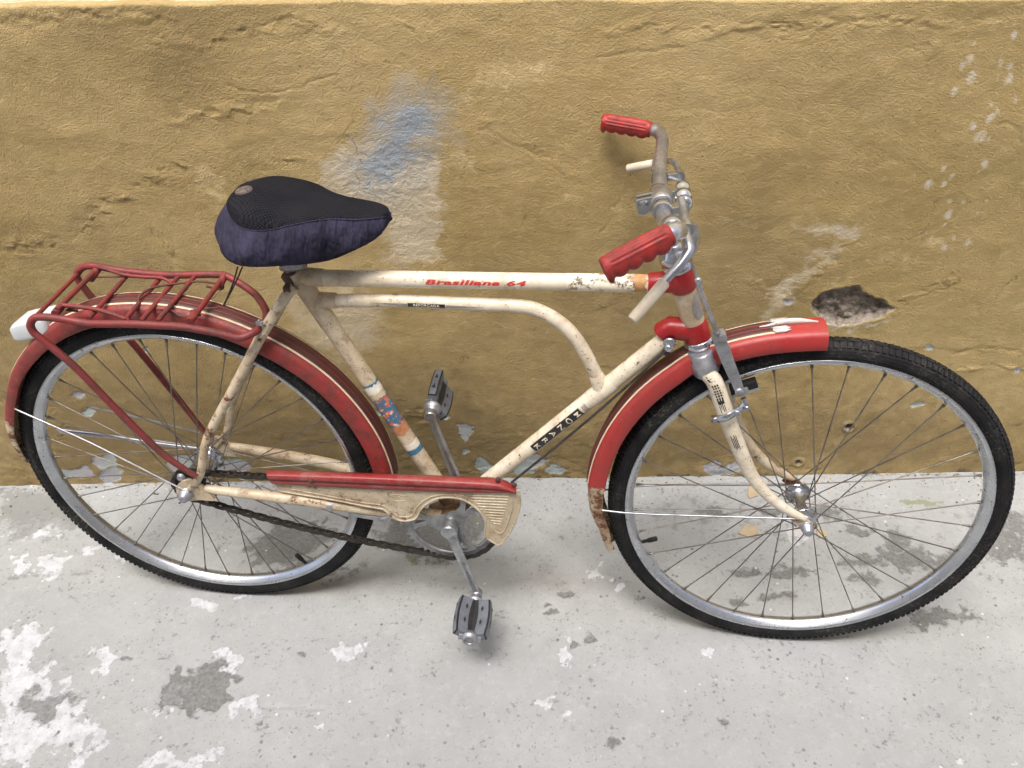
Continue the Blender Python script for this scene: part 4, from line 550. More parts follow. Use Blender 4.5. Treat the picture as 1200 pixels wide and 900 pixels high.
# ------------------------------------------------------------------ mesh builder
class MB:
    def __init__(s): s.v = []; s.f = []; s.sm = []; s.mi = []; s.cur = 0
    def add(s, vs, fs, smooth=True):
        o = len(s.v)
        s.v.extend([tuple(map(float, p)) for p in vs])
        for f in fs: s.f.append(tuple(o + i for i in f)); s.sm.append(smooth); s.mi.append(s.cur)
        return s
    def rings(s, rings, closed=False, caps=True, smooth=True):
        n = len(rings[0]); vs = [p for r in rings for p in r]; fs = []
        m = len(rings)
        for i in range(m if closed else m - 1):
            a, b = i * n, ((i + 1) % m) * n
            for j in range(n):
                k = (j + 1) % n
                fs.append((a + j, a + k, b + k, b + j))
        s.add(vs, fs, smooth)
        if caps and not closed:
            s.add(rings[0][::-1], [tuple(range(n))], False); s.add(rings[-1], [tuple(range(n))], False)
        return s
    def tube(s, pts, r, seg=14, sub=6, caps=True, closed=False, smooth_path=True):
        P = [Vector(p) for p in pts]
        rr = list(r) if isinstance(r, (list, tuple)) else [r] * len(P)
        if smooth_path and (len(P) > 2) : P, rr = catmull(P, rr, sub, closed)
        n = len(P); T = []
        for i in range(n):
            a = P[(i - 1) % n] if (closed or i > 0) else P[i]
            b = P[(i + 1) % n] if (closed or i < n - 1) else P[i]
            t = (b - a); T.append(t.normalized() if t.length > 1e-9 else Vector((1, 0, 0)))
        up = Vector((0, 0, 1)) if abs(T[0].z) < 0.9 else Vector((0, 1, 0))
        N = (up - T[0] * up.dot(T[0])).normalized(); rings = []
        for i in range(n):
            N = (N - T[i] * N.dot(T[i])).normalized(); B = T[i].cross(N)
            rings.append([P[i] + rr[i] * (math.cos(a) * N + math.sin(a) * B) for a in [2 * math.pi * k / seg for k in range(seg)]])
        return s.rings(rings, closed, caps)
    def lathe(s, p0, axis, prof, seg=28, caps=True):
        """prof: (distance along axis, radius)"""
        A = Vector(axis).normalized(); up = Vector((0, 0, 1)) if abs(A.z) < 0.9 else Vector((1, 0, 0))
        N = (up - A * up.dot(A)).normalized(); B = A.cross(N); p0 = Vector(p0)
        rings = [[p0 + A * d + r * (math.cos(t) * N + math.sin(t) * B) for t in [2 * math.pi * k / seg for k in range(seg)]] for d, r in prof]
        return s.rings(rings, False, caps)
    def box(s, c, ax, ay, az, hx, hy, hz, bev=0.12):
        """bevelled box from centre, three unit axes, half sizes"""
        c = Vector(c); ax, ay, az = Vector(ax).normalized(), Vector(ay).normalized(), Vector(az).normalized()
        b = bev * min(hx, hy, hz) * 2
        bm = bmesh.new()
        bmesh.ops.create_cube(bm, size=2.0)
        for v in bm.verts: v.co = Vector((v.co.x * hx, v.co.y * hy, v.co.z * hz))
        if bev > 0: bmesh.ops.bevel(bm, geom=list(bm.edges), offset=b, segments=2, affect='EDGES', profile=0.6)
        bm.verts.ensure_lookup_table()
        vs = [c + ax * v.co.x + ay * v.co.y + az * v.co.z for v in bm.verts]
        fs = [tuple(v.index for v in f.verts) for f in bm.faces]
        bm.free()
        return s.add(vs, fs, False)
    def prism(s, poly, w0, w1, smooth=False):
        n = len(poly)
        vs = [(p[0], p[1], w0) for p in poly] + [(p[0], p[1], w1) for p in poly]
        tri = tess(poly)
        fs = [(i, (i + 1) % n, n + (i + 1) % n, n + i) for i in range(n)]
        fs += [tuple(n + i for i in t) for t in tri] + [tuple(reversed(t)) for t in tri]
        return s.add(vs, fs, smooth)
    def build(s, name, mats, parent=None, mat4=None):
        me = bpy.data.meshes.new(name)
        me.from_pydata(s.v, [], s.f)
        me.polygons.foreach_set('use_smooth', s.sm)
        for m in (mats if isinstance(mats, (list, tuple)) else [mats]): me.materials.append(m)
        me.polygons.foreach_set('material_index', s.mi)
        bm = bmesh.new(); bm.from_mesh(me); bmesh.ops.recalc_face_normals(bm, faces=bm.faces); bm.to_mesh(me); bm.free()
        me.update()
        return link(name, me, parent, mat4)
def tess(poly):
    from mathutils.geometry import tessellate_polygon
    return [tuple(t) for t in tessellate_polygon([[Vector((p[0], p[1], 0)) for p in poly]])]
def catmull(P, rr, sub, closed=False):
    n = len(P); oP = []; oR = []
    for i in range(n if closed else n - 1):
        p1, p2 = P[i], P[(i + 1) % n]
        p0 = P[(i - 1) % n] if (closed or i > 0) else p1 * 2 - p2
        p3 = P[(i + 2) % n] if (closed or i < n - 2) else p2 * 2 - p1
        for k in range(sub):
            t = k / sub
            oP.append(0.5 * ((2 * p1) + (p2 - p0) * t + (2 * p0 - 5 * p1 + 4 * p2 - p3) * t * t + (3 * p1 - p0 - 3 * p2 + p3) * t ** 3))
            oR.append(rr[i] * (1 - t) + rr[(i + 1) % n] * t)
    if not closed: oP.append(P[-1]); oR.append(rr[-1])
    return oP, oR
def resample(pts, n):
    P = np.array(pts, float); d = np.concatenate([[0], np.cumsum(np.linalg.norm(np.diff(P, axis=0), axis=1))])
    t = np.linspace(0, d[-1], n)
    return np.stack([np.interp(t, d, P[:, k]) for k in range(P.shape[1])], 1)
def smooth_poly(pts, sub=4, closed=False):
    return catmull([Vector(p) for p in pts], [0] * len(pts), sub, closed)[0]
def interp(x, tab):
    return float(np.interp(x, [a for a, _ in tab], [b for _, b in tab]))

# ------------------------------------------------------------------ the bicycle: X forward, Y up in its own plane, Z towards its chain side
RO = 0.335
bike = tag(link('bicycle', None), 'old cream and red roadster bicycle leaning against the ochre wall', 'bicycle')
fw, up, nn = (0.996353, -0.085326, 0.0), (0.005955, 0.069539, 0.997561), (-0.085118, -0.993923, 0.069794)
rc = (-0.603933, -0.294594, 0.334183)
org = [rc[i] - RO * up[i] for i in range(3)]
bike.matrix_world = Matrix(((fw[0], up[0], nn[0], org[0]), (fw[1], up[1], nn[1], org[1]), (fw[2], up[2], nn[2], org[2]), (0, 0, 0, 1)))
MR = Matrix.Translation((0, RO, 0))
MF = MR @ Matrix(((0.999654, 0.002712, -0.026164, 1.075007), (-0.001836, 0.999439, 0.033447, -0.002025), (0.02624, -0.033388, 0.999098, 0.01507), (0, 0, 0, 1)))
def part(mb, name, m, parent=None, fr=MR):
    if parent is None: return mb.build(name, m, bike, fr)
    return mb.build(name, m, parent, None)
def empty_part(name, fr):
    return link(name, None, bike, fr)

# wheels ---------------------------------------------------------
def revolve(mb, prof, n=144, t0=0.0, t1=2 * math.pi, closed=True, off=None, cap=False, smooth=True):
    rings = []
    for k in range(n if closed else n + 1):
        t = t0 + (t1 - t0) * k / n
        o = off(t) if off else 0.0
        rings.append([((r + o) * math.cos(t), (r + o) * math.sin(t), w) for r, w in prof])
    return mb.rings(rings, closed, cap, smooth)
def tyre_mesh():
    mb = MB()
    prof = []
    for k in range(17):
        a = R(-118 + 236 * k / 16)
        prof.append((0.3105 + 0.0172 * math.cos(a), 0.0174 * math.sin(a)))
    prof[0] = (0.2985, -0.0125); prof[-1] = (0.2985, 0.0125)
    prof += [(0.2965, 0.009), (0.2965, -0.009)]
    revolve(mb, prof, 180)
    for sd_ in (-1, 1):
        for (rr0, ww0) in ((0.3040, 0.0155), (0.3075, 0.0170), (0.3172, 0.0161)):
            revolve(mb, [(rr0 - 0.0006, sd_ * ww0), (rr0, sd_ * (ww0 + 0.0007)), (rr0 + 0.0006, sd_ * ww0), (rr0, sd_ * (ww0 - 0.001))], 150)
    N = 200
    for k in range(N):
        t = 2 * math.pi * (k + 0.5) / N
        for side in (-1, 1):
            tt = t + (math.pi / N if side > 0 else 0)
            dt = 0.30 * 2 * math.pi / N
            def P(r, w, a): return (r * math.cos(a), r * math.sin(a), side * w)
            lo = [(0.3205, 0.0135), (0.3255, 0.0068)]; hi = [(0.3226, 0.0154), (0.3288, 0.0075)]
            vs = [P(*lo[0], tt - dt), P(*lo[0], tt + dt), P(*lo[1], tt + dt), P(*lo[1], tt - dt), P(*hi[0], tt - dt), P(*hi[0], tt + dt), P(*hi[1], tt + dt), P(*hi[1], tt - dt)]
            mb.add(vs, [(4, 5, 6, 7), (0, 1, 5, 4), (1, 2, 6, 5), (2, 3, 7, 6), (3, 0, 4, 7)], False)
        if k % 2 == 0:
            dt = 0.72 * 2 * math.pi / N
            vs = [(r * math.cos(a), r * math.sin(a), w) for r in (0.3262, 0.3292) for a in (t - dt, t + dt) for w in (-0.0055, 0.0055)]
            mb.add(vs, [(4, 5, 7, 6), (0, 1, 5, 4), (2, 3, 7, 6), (0, 2, 6, 4), (1, 3, 7, 5)], False)
    return mb
def rim_mesh():
    mb = MB()
    prof = [(0.2995, 0.0128), (0.2995, 0.0142), (0.2985, 0.0150), (0.2962, 0.0150), (0.2938, 0.0144), (0.2925, 0.0130), (0.2905, 0.0108), (0.2872, 0.0070), (0.2850, 0.0035), (0.2842, 0.0)]
    prof += [(r, -w) for r, w in prof[-2::-1]]
    prof += [(0.2965, -0.0122), (0.2938, -0.0100), (0.2870, 0.0), (0.2938, 0.0100), (0.2965, 0.0122)]
    return revolve(mb, prof, 180)
def spoke_mesh(side, d, rh, fl, N):
    mb = MB()
    a = R(d * 3 * 2 * 360 / N * 0.97)
    h = (rh * math.cos(a), rh * math.sin(a), side * (fl + 0.002 * d))
    e = (0.283, 0.0, side * 0.0015)
    mb.tube([h, e], 0.00105, 6, smooth_path=False)
    dv = (Vector(h) - Vector(e)).normalized()
    mb.lathe(Vector(e), dv, [(0, 0.0026), (0.004, 0.0026), (0.005, 0.0018), (0.013, 0.0017)], 8)
    hv = Vector(h)
    mb.lathe(hv + Vector((0, 0, 0.002 * d * side)), (0, 0, -d * side), [(0, 0.0022), (0.0015, 0.0022)], 6)
    return mb
def make_wheel(fr, N, phase, rh, fl, hub_mb, valve_ang, tyre=None, rim=None):
    wh = empty_part('wheel', fr)
    if tyre is None:
        tyre = tyre_mesh().build('tyre', M['tyre'], wh); rim = rim_mesh().build('rim', M['rim'], wh)
    else:
        t2 = tyre.copy(); col.objects.link(t2); t2.parent = wh; t2.rotation_euler[2] = 1.1
        r2 = rim.copy(); col.objects.link(r2); r2.parent = wh
    hub_mb.build('hub', M['chrome'], wh)
    kinds = {}
    for k in range(N):
        side = 1 if k % 2 else -1
        d = 1 if (k // 2) % 2 else -1
        if (side, d) not in kinds:
            o = spoke_mesh(side, d, rh, fl, N).build('spoke', M['spoke'], wh); kinds[(side, d)] = o
        else:
            o = kinds[(side, d)].copy(); col.objects.link(o); o.parent = wh
        o.rotation_euler[2] = R(phase + k * 360 / N)
    v = MB().lathe((0.284, 0, 0), (-1, 0, 0), [(0, 0.0032), (0.010, 0.0032), (0.011, 0.0046), (0.026, 0.0046), (0.028, 0.0034)], 12)
    v = v.build('valve', M['rubber'], wh); v.rotation_euler[2] = R(valve_ang)
    return tyre, rim
hubF = MB().lathe((0, 0, -0.047), (0, 0, 1), [(0, 0.009), (0.006, 0.0095), (0.010, 0.014), (0.012, 0.020), (0.0135, 0.0215), (0.0165, 0.0215), (0.018, 0.017), (0.024, 0.0125), (0.034, 0.0085), (0.060, 0.0085), (0.070, 0.0125), (0.076, 0.017), (0.0775, 0.0215), (0.0805, 0.0215), (0.082, 0.020), (0.084, 0.014), (0.088, 0.0095), (0.094, 0.009)], 28)
hubF.lathe((0, 0, -0.065), (0, 0, 1), [(0, 0.0042), (0.130, 0.0042)], 10)
hubR = MB().lathe((0, 0, -0.050), (0, 0, 1), [(0, 0.012), (0.008, 0.013), (0.012, 0.024), (0.014, 0.029), (0.018, 0.029), (0.020, 0.022), (0.036, 0.019), (0.062, 0.019), (0.080, 0.022), (0.082, 0.031), (0.086, 0.031), (0.088, 0.022), (0.096, 0.016)], 28)
hubR.lathe((0, 0, -0.076), (0, 0, 1), [(0, 0.0045), (0.152, 0.0045)], 10)
tyre0, rim0 = make_wheel(MF, 32, 85.7, 0.0195, 0.0315, hubF, -156.8)
make_wheel(MR, 36, -102.3, 0.0265, 0.034, hubR, -56.3, tyre0, rim0)

# axle nuts
for fr, w0, rr in ((MF, 0.052, 0.0105), (MR, 0.064, 0.0115)):
    for s in (-1, 1):
        mb = MB().lathe((0, 0, s * w0), (0, 0, s), [(0, 0.0125), (0.002, 0.0125), (0.0022, rr), (0.010, rr), (0.012, rr * 0.75), (0.017, rr * 0.7), (0.018, rr * 0.4)], 6 if fr is MF else 18)
        part(mb, 'axle_nut', M['dull_metal'], None, fr)

# frame ----------------------------------------------------------
B_ = (0.468, -0.062, 0.0)
SL = Vector((0.255,0.4015,0)); STOP = Vector((0.2457,0.4065,0))
HB = Vector((0.8662, 0.3165, 0)); HT = Vector((0.8251, 0.4334, 0))
hax = (HB - HT).normalized()
BBv = Vector(B_)
def tubepart(name, pts, r, m, seg=18, **k):
    return part(MB().tube(pts, r, seg, **k), name, m)
sdir = (BBv - SL).normalized()
top_tube = tubepart('top_tube', [(0.2767,0.403,0), (0.7976,0.409,0)], 0.0128, M['cream'], smooth_path=False, seg=24)
seat_tube = tubepart('seat_tube', [SL - sdir * 0.004, BBv], 0.0140, M['cream_worn'], smooth_path=False)
LT = [(0.2771,0.3642,0),(0.3083,0.364,0),(0.3976,0.3673,0),(0.5314,0.3655,0),(0.5956,0.3642,0),(0.6257,0.3566,0),(0.656,0.3373,0),(0.6793,0.3116,0),(0.6996,0.2761,0),(0.7166,0.2392,0),(0.7262,0.218,0)]
curved_tube = tubepart('curved_tube', LT, 0.0107, M['cream'], seg=20, sub=8)
DT0, DT1 = Vector((0.8187,0.3143,0)), BBv
down_tube = tubepart('down_tube', [DT0, DT1], 0.0138, M['cream'], smooth_path=False, seg=24)
# lugs and sockets of the frame
tdir = (Vector((0.7976,0.409,0)) - Vector((0.2767,0.403,0))).normalized()
p = Vector((0.2955,0.4036,0))
part(MB().tube([SL + Vector((0.0, 0.004, 0)), p - tdir * 0.002, p], [0.0142, 0.0142, 0.0134], 20, smooth_path=False).tube([SL - sdir * 0.012, SL + sdir * 0.02], 0.0158, 20, smooth_path=False)
     .tube([SL + sdir * 0.02, SL + sdir * 0.085, SL + sdir * 0.09], [0.0152, 0.0150, 0.0143], 20, smooth_path=False)
     .tube([Vector((0.2718,0.3647,0)), Vector((0.3078,0.364,0)), Vector((0.31,0.3641,0))], [0.0130, 0.0126, 0.0116], 20, smooth_path=False), 'seat_lug', M['cream_worn'])
q1 = Vector((0.7256,0.2131,0)); ddir = (DT1 - DT0).normalized()
part(MB().tube([q1 - ddir * 0.026, q1 - ddir * 0.022, q1 + ddir * 0.022, q1 + ddir * 0.026], [0.0142, 0.0152, 0.0152, 0.0142], 20, smooth_path=False)
     .tube([Vector((0.7144,0.2439,0)), Vector((0.7157,0.2411,0)), q1], [0.0112, 0.0124, 0.0135], 20, smooth_path=False), 'tube_joint', M['cream'])
part(MB().tube([HT + hax * 0.004, HB - hax * 0.004], 0.0172, 24, smooth_path=False), 'head_tube', M['cream_worn'])
head_lug = part(MB().lathe(HT - hax * 0.002, hax, [(0, 0.0195), (0.002, 0.0205), (0.034, 0.0200), (0.037, 0.0176)], 28)
     .tube([HT + hax * 0.020, Vector((0.7886,0.4091,0)), Vector((0.7833,0.4089,0))], [0.0168, 0.0158, 0.0136], 22, smooth_path=False), 'head_lug', M['red_lug'])
part(MB().lathe(HB - hax * 0.032, hax, [(0, 0.0176), (0.003, 0.0196), (0.030, 0.0205), (0.033, 0.0198)], 28)
     .tube([HB - hax * 0.016, Vector((0.8217,0.3344,0)), Vector((0.8127,0.3263,0)), Vector((0.8094,0.3222,0))], [0.0182, 0.0178, 0.0168, 0.0145], 22, smooth_path=False), 'head_lug', M['red_lug'])
# head badge, a thin plate wrapped round the front of the head tube
mb = MB(); rings = []
mid = HT.lerp(HB, 0.50); side = Vector((0, 0, 1)); fwd = (Vector((1, 0, 0)) - hax * hax.x).normalized()
for i, (t, wdt) in enumerate([(-0.022, 0.25), (-0.016, 0.55), (-0.007, 0.75), (0.004, 0.85), (0.014, 0.75), (0.020, 0.6)]):
    rings.append([mid + hax * t + 0.0182 * (math.cos(a) * fwd + math.sin(a) * side) for a in np.linspace(0.5 - wdt * .9, 0.5 + wdt, 9)])
n = 9
vs = [p for r_ in rings for p in r_]; fs = [(i * n + j, i * n + j + 1, (i + 1) * n + j + 1, (i + 1) * n + j) for i in range(5) for j in range(8)]
part(mb.add(vs, fs), 'head_badge', M['badge'])
# bottom bracket shell and its greasy inside
part(MB().lathe(BBv + Vector((0, 0, -0.036)), (0, 0, 1), [(0, 0.020), (0.002, 0.0225), (0.070, 0.0225), (0.072, 0.020)], 26)
     .tube([BBv - sdir * 0.035, BBv], [0.0165, 0.021], 18, smooth_path=False).tube([BBv - ddir * 0.035, BBv], [0.0165, 0.021], 18, smooth_path=False)
     .tube([BBv + Vector((-0.04, 0.004, 0.02)), BBv], [0.014, 0.021], 14, smooth_path=False), 'bottom_bracket', M['bb_dirt'])
# stays
S0 = SL + sdir * 0.006
for s in (1, -1):
    tubepart('seat_stay', [(S0.x - 0.004, S0.y, s * 0.012), (0.2335, 0.357, s * 0.022), (0.161, 0.242, s * 0.043), (0.010, 0.006, s * 0.060)] if False else
             [(S0.x - 0.006, S0.y - 0.002, s * 0.014)] + [(p_[0], p_[1], s * p_[2]) for p_ in [(0.2347,0.3767,0.026),(0.1964,0.3243,0.038),(0.1336,0.2276,0.051),(0.0675,0.1261,0.06),(0.0352,0.0442,0.061)]] + [(0.002, 0.002, s * 0.061)], [0.0085, 0.0085, 0.0085, 0.0082, 0.0074, 0.0072, 0.006], M['cream_worn'], 14, sub=5)
    tubepart('chain_stay', [(p_[0], p_[1], s * p_[2]) for p_ in [(0.0353,0.0099,0.059),(0.0582,0.0061,0.059),(0.1169,-0.0011,0.057),(0.2014,-0.0125,0.053),(0.2559,-0.0228,0.049),(0.3425,-0.0407,0.04)]] + [(0.452, -0.058, s * 0.028)], [0.0070, 0.0082, 0.0095, 0.0105, 0.0108, 0.0108, 0.0108], M['cream_worn'], 14, sub=5)
    pl = [(-0.016, -0.009), (-0.013, 0.010), (-0.002, 0.022), (0.010, 0.026), (0.024, 0.018), (0.036, 0.004), (0.044, -0.004), (0.036, -0.014), (0.016, -0.013), (0.0, -0.017)]
    pl = [(x * 1.25 - 0.001, y * 1.2) for x, y in pl]
    part(MB().prism(pl, s * 0.0585, s * 0.0635), 'dropout', M['cream_worn'])
# a dark bolt where the seat stays meet the seat post clamp
part(MB().lathe(S0 + Vector((-0.014, -0.004, -0.026)), (0, 0, 1), [(0, 0.006), (0.004, 0.009), (0.046, 0.009), (0.049, 0.006), (0.053, 0.0055)], 14)
     .lathe(STOP + sdir * 0.010, -sdir, [(0, 0.0160), (0.016, 0.0162), (0.018, 0.0135)], 20), 'seat_clamp', M['clamp'])

# lettering on the tubes, bent round them -------------------------
def text_mesh(txt, size, shear=0.0, bold=0.0, sx=1.0, spacing=1.0):
    cu_ = bpy.data.curves.new('lettering', 'FONT')
    cu_.body = txt; cu_.size = size; cu_.shear = shear; cu_.offset = bold; cu_.space_character = spacing
    cu_.align_x = 'CENTER'; cu_.align_y = 'CENTER'; cu_.resolution_u = 3
    o = bpy.data.objects.new('lettering', cu_); col.objects.link(o)
    dg = bpy.context.evaluated_depsgraph_get()
    me_ = bpy.data.meshes.new_from_object(o.evaluated_get(dg))
    bpy.data.objects.remove(o); bpy.data.curves.remove(cu_)
    bm = bmesh.new(); bm.from_mesh(me_); bpy.data.meshes.remove(me_)
    for v in bm.verts: v.co.x *= sx
    return bm
def rect_bm(w, h_, taper=0.0):
    bm = bmesh.new()
    P = [(-w / 2, -h_ / 2), (w / 2, -h_ / 2), (w / 2, h_ / 2), (-w / 2, h_ / 2)]
    bm.faces.new([bm.verts.new((x, y, 0)) for x, y in P])
    return bm
def wrap(bm, c, along, r, phi0, name, m, parent, flip=False):
    """flat art (x along the tube, y round it) laid on a tube; phi 0 faces the chain side, + is up"""
    bmesh.ops.triangulate(bm, faces=bm.faces)
    for _ in range(3):
        es = [e for e in bm.edges if abs(e.verts[0].co.y - e.verts[1].co.y) > 0.0025]
        if not es: break
        bmesh.ops.subdivide_edges(bm, edges=es, cuts=1); bmesh.ops.triangulate(bm, faces=bm.faces)
    a = Vector(along).normalized(); wv = Vector((0, 0, 1)); u_ = wv.cross(a).normalized()
    for v in bm.verts:
        ph = phi0 + v.co.y / r
        v.co = Vector(c) + a * v.co.x + r * (math.cos(ph) * wv + math.sin(ph) * u_)
    me_ = bpy.data.meshes.new(name); bm.to_mesh(me_); bm.free(); me_.materials.append(m)
    return link(name, me_, parent)
t0_ = Vector((0.2767,0.403,0)); tc = t0_ + tdir * (Vector((0.5279,0.4067,0)) - t0_).dot(tdir)
wrap(text_mesh('Brasiliana 64', 0.0106, 0.22, 0.00042, 2.55, 1.08), tc, tdir, 0.01295, R(9), 'lettering', M['red_print'], top_tube)
l0_, l1_ = Vector(LT[2]), Vector(LT[3]); tld = (l1_ - l0_).normalized(); tl = l0_ + tld * (Vector((0.452,0.3649,0)) - l0_).dot(tld)
bm = rect_bm(0.058, 0.0066); wrap(bm, tl, tld, 0.01090, R(-3), 'decal_strip', M['black_print'], curved_tube)
wrap(text_mesh('REFORÇADA', 0.0062, 0, 0.0001, 1.05, 1.12), tl, tld, 0.01103, R(-3), 'lettering', M['white_print'], curved_tube)
for s in (-1, 1):
    bm = bmesh.new(); bm.faces.new([bm.verts.new(p_) for p_ in ((s * 0.030, -0.0022, 0), (s * 0.088, 0.0006, 0), (s * 0.088, 0.0012, 0), (s * 0.030, 0.0022, 0))][::s])
    wrap(bm, tl, tld, 0.01090, R(-3), 'decal_strip', M['badge'], curved_tube)
ondown = lambda p_: DT0 + ddir * (Vector(p_) - DT0).dot(ddir)
ma, mb_ = ondown((0.6155,0.0941,0)), ondown((0.6944,0.178,0))
mdir = (mb_ - ma).normalized(); L = (mb_ - ma).length
wrap(rect_bm(L, 0.0172), (ma + mb_) / 2, mdir, 0.01402, R(-4), 'decal_strip', M['black_print'], down_tube)
for i, ch in enumerate('KRANOM'):
    bm = text_mesh(ch, 0.0172, 0, 0.00015, 1.0)
    for v in bm.verts:
        x, y = v.co.x * (0.82 if ch == 'M' else 1.0), v.co.y
        v.co = Vector((y * 0.80, -x * 1.05, 0))          # stacked letters: each one stands with its top up the tube
    wrap(bm, ma + mdir * (L * (i + 0.5) / 6), mdir, 0.01416, R(-4), 'lettering', M['white_print'], down_tube)
e_ = mb_ + mdir * 0.006
for k in range(3): wrap(rect_bm(0.0012, 0.0135), e_ + mdir * 0.0032 * k, mdir, 0.01402, R(-4), 'decal_strip', M['black_print'], down_tube)
# stickers round the seat tube
def band(a, b, r, m, name='sticker', parent=seat_tube, ragged=0.0):
    a, b = Vector(a), Vector(b); d = (b - a).normalized()
    N_ = Vector((0, 0, 1)); Bn = d.cross(N_); seg = 24; L_ = (b - a).length
    rings = []
    for k in range(5):
        t = k / 4
        rr_ = []
        for j in range(seg):
            an = 2 * math.pi * j / seg
            jit = ragged * random.uniform(-1, 1) if k in (0, 4) else 0
            rr_.append(a + d * (L_ * t + jit) + r * (math.cos(an) * N_ + math.sin(an) * Bn))
        rings.append(rr_)
    return part(MB().rings(rings, False, False), name, m, parent)
def on_seat(y):   # point of the seat tube axis at photographed height fraction along SL..BB
    return SL.lerp(BBv, y)
tS = lambda P_: (Vector(P_) - SL).dot(sdir) / (BBv - SL).length
t_ = [tS(p_) for p_ in [(0.3445,0.2025,0),(0.3481,0.1953,0),(0.3534,0.1794,0),(0.3722,0.1386,0),(0.3778,0.1231,0),(0.387,0.1054,0),(0.3996,0.0829,0),(0.4042,0.0726,0)]]
band(on_seat(t_[0] - .012), on_seat(t_[0] + .018), 0.0143, M['sticker_white'], ragged=.002)
band(on_seat(t_[2] - .01), on_seat(t_[3] + .02), 0.0143, M['sticker'], ragged=.002)
band(on_seat(t_[3] + .021), on_seat(t_[5] - .01), 0.0143, M['sticker_orange'], ragged=.002)
band(on_seat(t_[6] - .018), on_seat(t_[6] + .008), 0.0143, M['sticker_white'], ragged=.001)
band(on_seat(t_[6] + .009), on_seat(t_[7] + .008), 0.0143, M['sticker_blue'], ragged=.001)
band(on_seat(t_[0] - .020), on_seat(t_[0] - .012), 0.0142, M['sticker_blue'], ragged=.002)
tp = Vector((0.7763,0.4063,0))
t0_ = Vector((0.2767,0.403,0)); ontop = lambda p_: t0_ + tdir * (Vector(p_) - t0_).dot(tdir)
tp = ontop(tp)
band(tp - tdir * 0.016, tp + tdir * 0.006, 0.0133, M['tape'], 'tape', top_tube, .005)
band(ontop((0.664,0.4062,0)), tp - tdir * 0.010, 0.0132, M['peeling'], 'sticker', top_tube, .002)

# saddle ---------------------------------------------------------
seam = [(0.1713,0.5252,0),(0.1821,0.53,0.03),(0.1908,0.528,0.048),(0.2013,0.5224,0.062),(0.224,0.5188,0.083),(0.2562,0.5189,0.088),(0.2828,0.5208,0.076),(0.3067,0.5192,0.056),(0.3376,0.5169,0.04),(0.3668,0.5143,0.035),(0.3903,0.5129,0.026),(0.403,0.5106,0.015),(0.407,0.5057,0)]
low = [(0.143,0.451,0),(0.1653,0.4642,0.045),(0.1887,0.4681,0.078),(0.2154,0.4688,0.096),(0.242,0.4689,0.098),(0.2698,0.4673,0.09),(0.2996,0.4593,0.066),(0.329,0.4587,0.05),(0.3622,0.4697,0.04),(0.3924,0.483,0.028),(0.4034,0.4923,0.014),(0.4044,0.4959,0)]
SN = 30
se = resample(smooth_poly(seam, 6), SN); lo = resample(smooth_poly(low, 6), SN)
se[0, 2] = se[-1, 2] = lo[0, 2] = lo[-1, 2] = 0
top_tab = [(0.14, 0.510), (0.148, 0.519), (0.155, 0.526), (0.17, 0.5365), (0.19, 0.5440), (0.21, 0.5475), (0.225, 0.5472), (0.276, 0.530), (0.302, 0.5250), (0.345, 0.5215), (0.382, 0.5165), (0.40, 0.510), (0.415, 0.502)]
sad = empty_part('saddle', MR)
mb = MB(); rows = []
for i in range(SN):
    row = []
    for j in range(17):
        a = math.pi * j / 16
        c_, s_ = math.cos(a), math.sin(a)
        vt = se[i, 1] + (max(interp(se[i, 0], top_tab), se[i, 1] + 0.0035) - se[i, 1]) * min(1.0, i / 4.0)
        row.append((se[i, 0], se[i, 1] + (vt - se[i, 1]) * s_ ** 0.75, se[i, 2] * (abs(c_) ** 0.9) * (1 if c_ > 0 else -1)))
    rows.append(row)
vs = [p_ for r_ in rows for p_ in r_]; fs = [(i * 17 + j, i * 17 + j + 1, (i + 1) * 17 + j + 1, (i + 1) * 17 + j) for i in range(SN - 1) for j in range(16)]
cover_top = part(mb.add(vs, fs), 'cover_top', M['saddle_mesh'], sad)
loop_s = [Vector(p_) for p_ in se] + [Vector((p_[0], p_[1], -p_[2])) for p_ in se[-2:0:-1]]
loop_l = [Vector(p_) for p_ in lo] + [Vector((p_[0], p_[1], -p_[2])) for p_ in lo[-2:0:-1]]
rings = []
cen = Vector((0.25, 0, 0))
for k in range(9):
    t = k / 8
    ring = []
    for i, (a, b) in enumerate(zip(loop_s, loop_l)):
        p_ = a.lerp(b, t)
        outv = Vector((p_.x - 0.24, 0, p_.z * 1.6)); outv = outv.normalized() if outv.length > 1e-6 else Vector((1, 0, 0))
        wr = 0.0032 * math.sin(i * 2.1 + 3.5 * t + 2 * math.sin(i * .7)) * (t * (1 - t) * 4)
        p_ = p_ + outv * ((0.010 - 0.007 * max(0, min(1, (p_.x - 0.28) / 0.1))) * math.sin(math.pi * min(1, t)) ** 0.9 + wr)
        ring.append(p_)
    rings.append(ring)
ins = [Vector(((p_.x - 0.26) * 0.86 + 0.26, p_.y + 0.004, p_.z * 0.80)) for p_ in loop_l]
ins2 = [Vector(((p_.x - 0.26) * 0.5 + 0.26, p_.y + 0.014, p_.z * 0.3)) for p_ in loop_l]
part(MB().rings(rings + [ins, ins2], False, True), 'cover_side', M['saddle_side'], sad)
part(MB().tube([p_ * 1.0 for p_ in loop_s], 0.0011, 6, closed=True, sub=2), 'seam', M['saddle_side'], sad)
pa_, pb_ = [Vector(p_) for p_ in [(0.1694,0.5142,-0.06),(0.2252,0.5623,0.06)]]
ld_ = (pb_ - pa_).normalized()
_, ii_, jj_ = min((((Vector(p_) - pa_) - ld_ * (Vector(p_) - pa_).dot(ld_)).length, i, j) for i, r_ in enumerate(rows) for j, p_ in enumerate(r_) if 0 < i < SN - 1 and 0 < j < 16)
ce = Vector(rows[ii_][jj_])
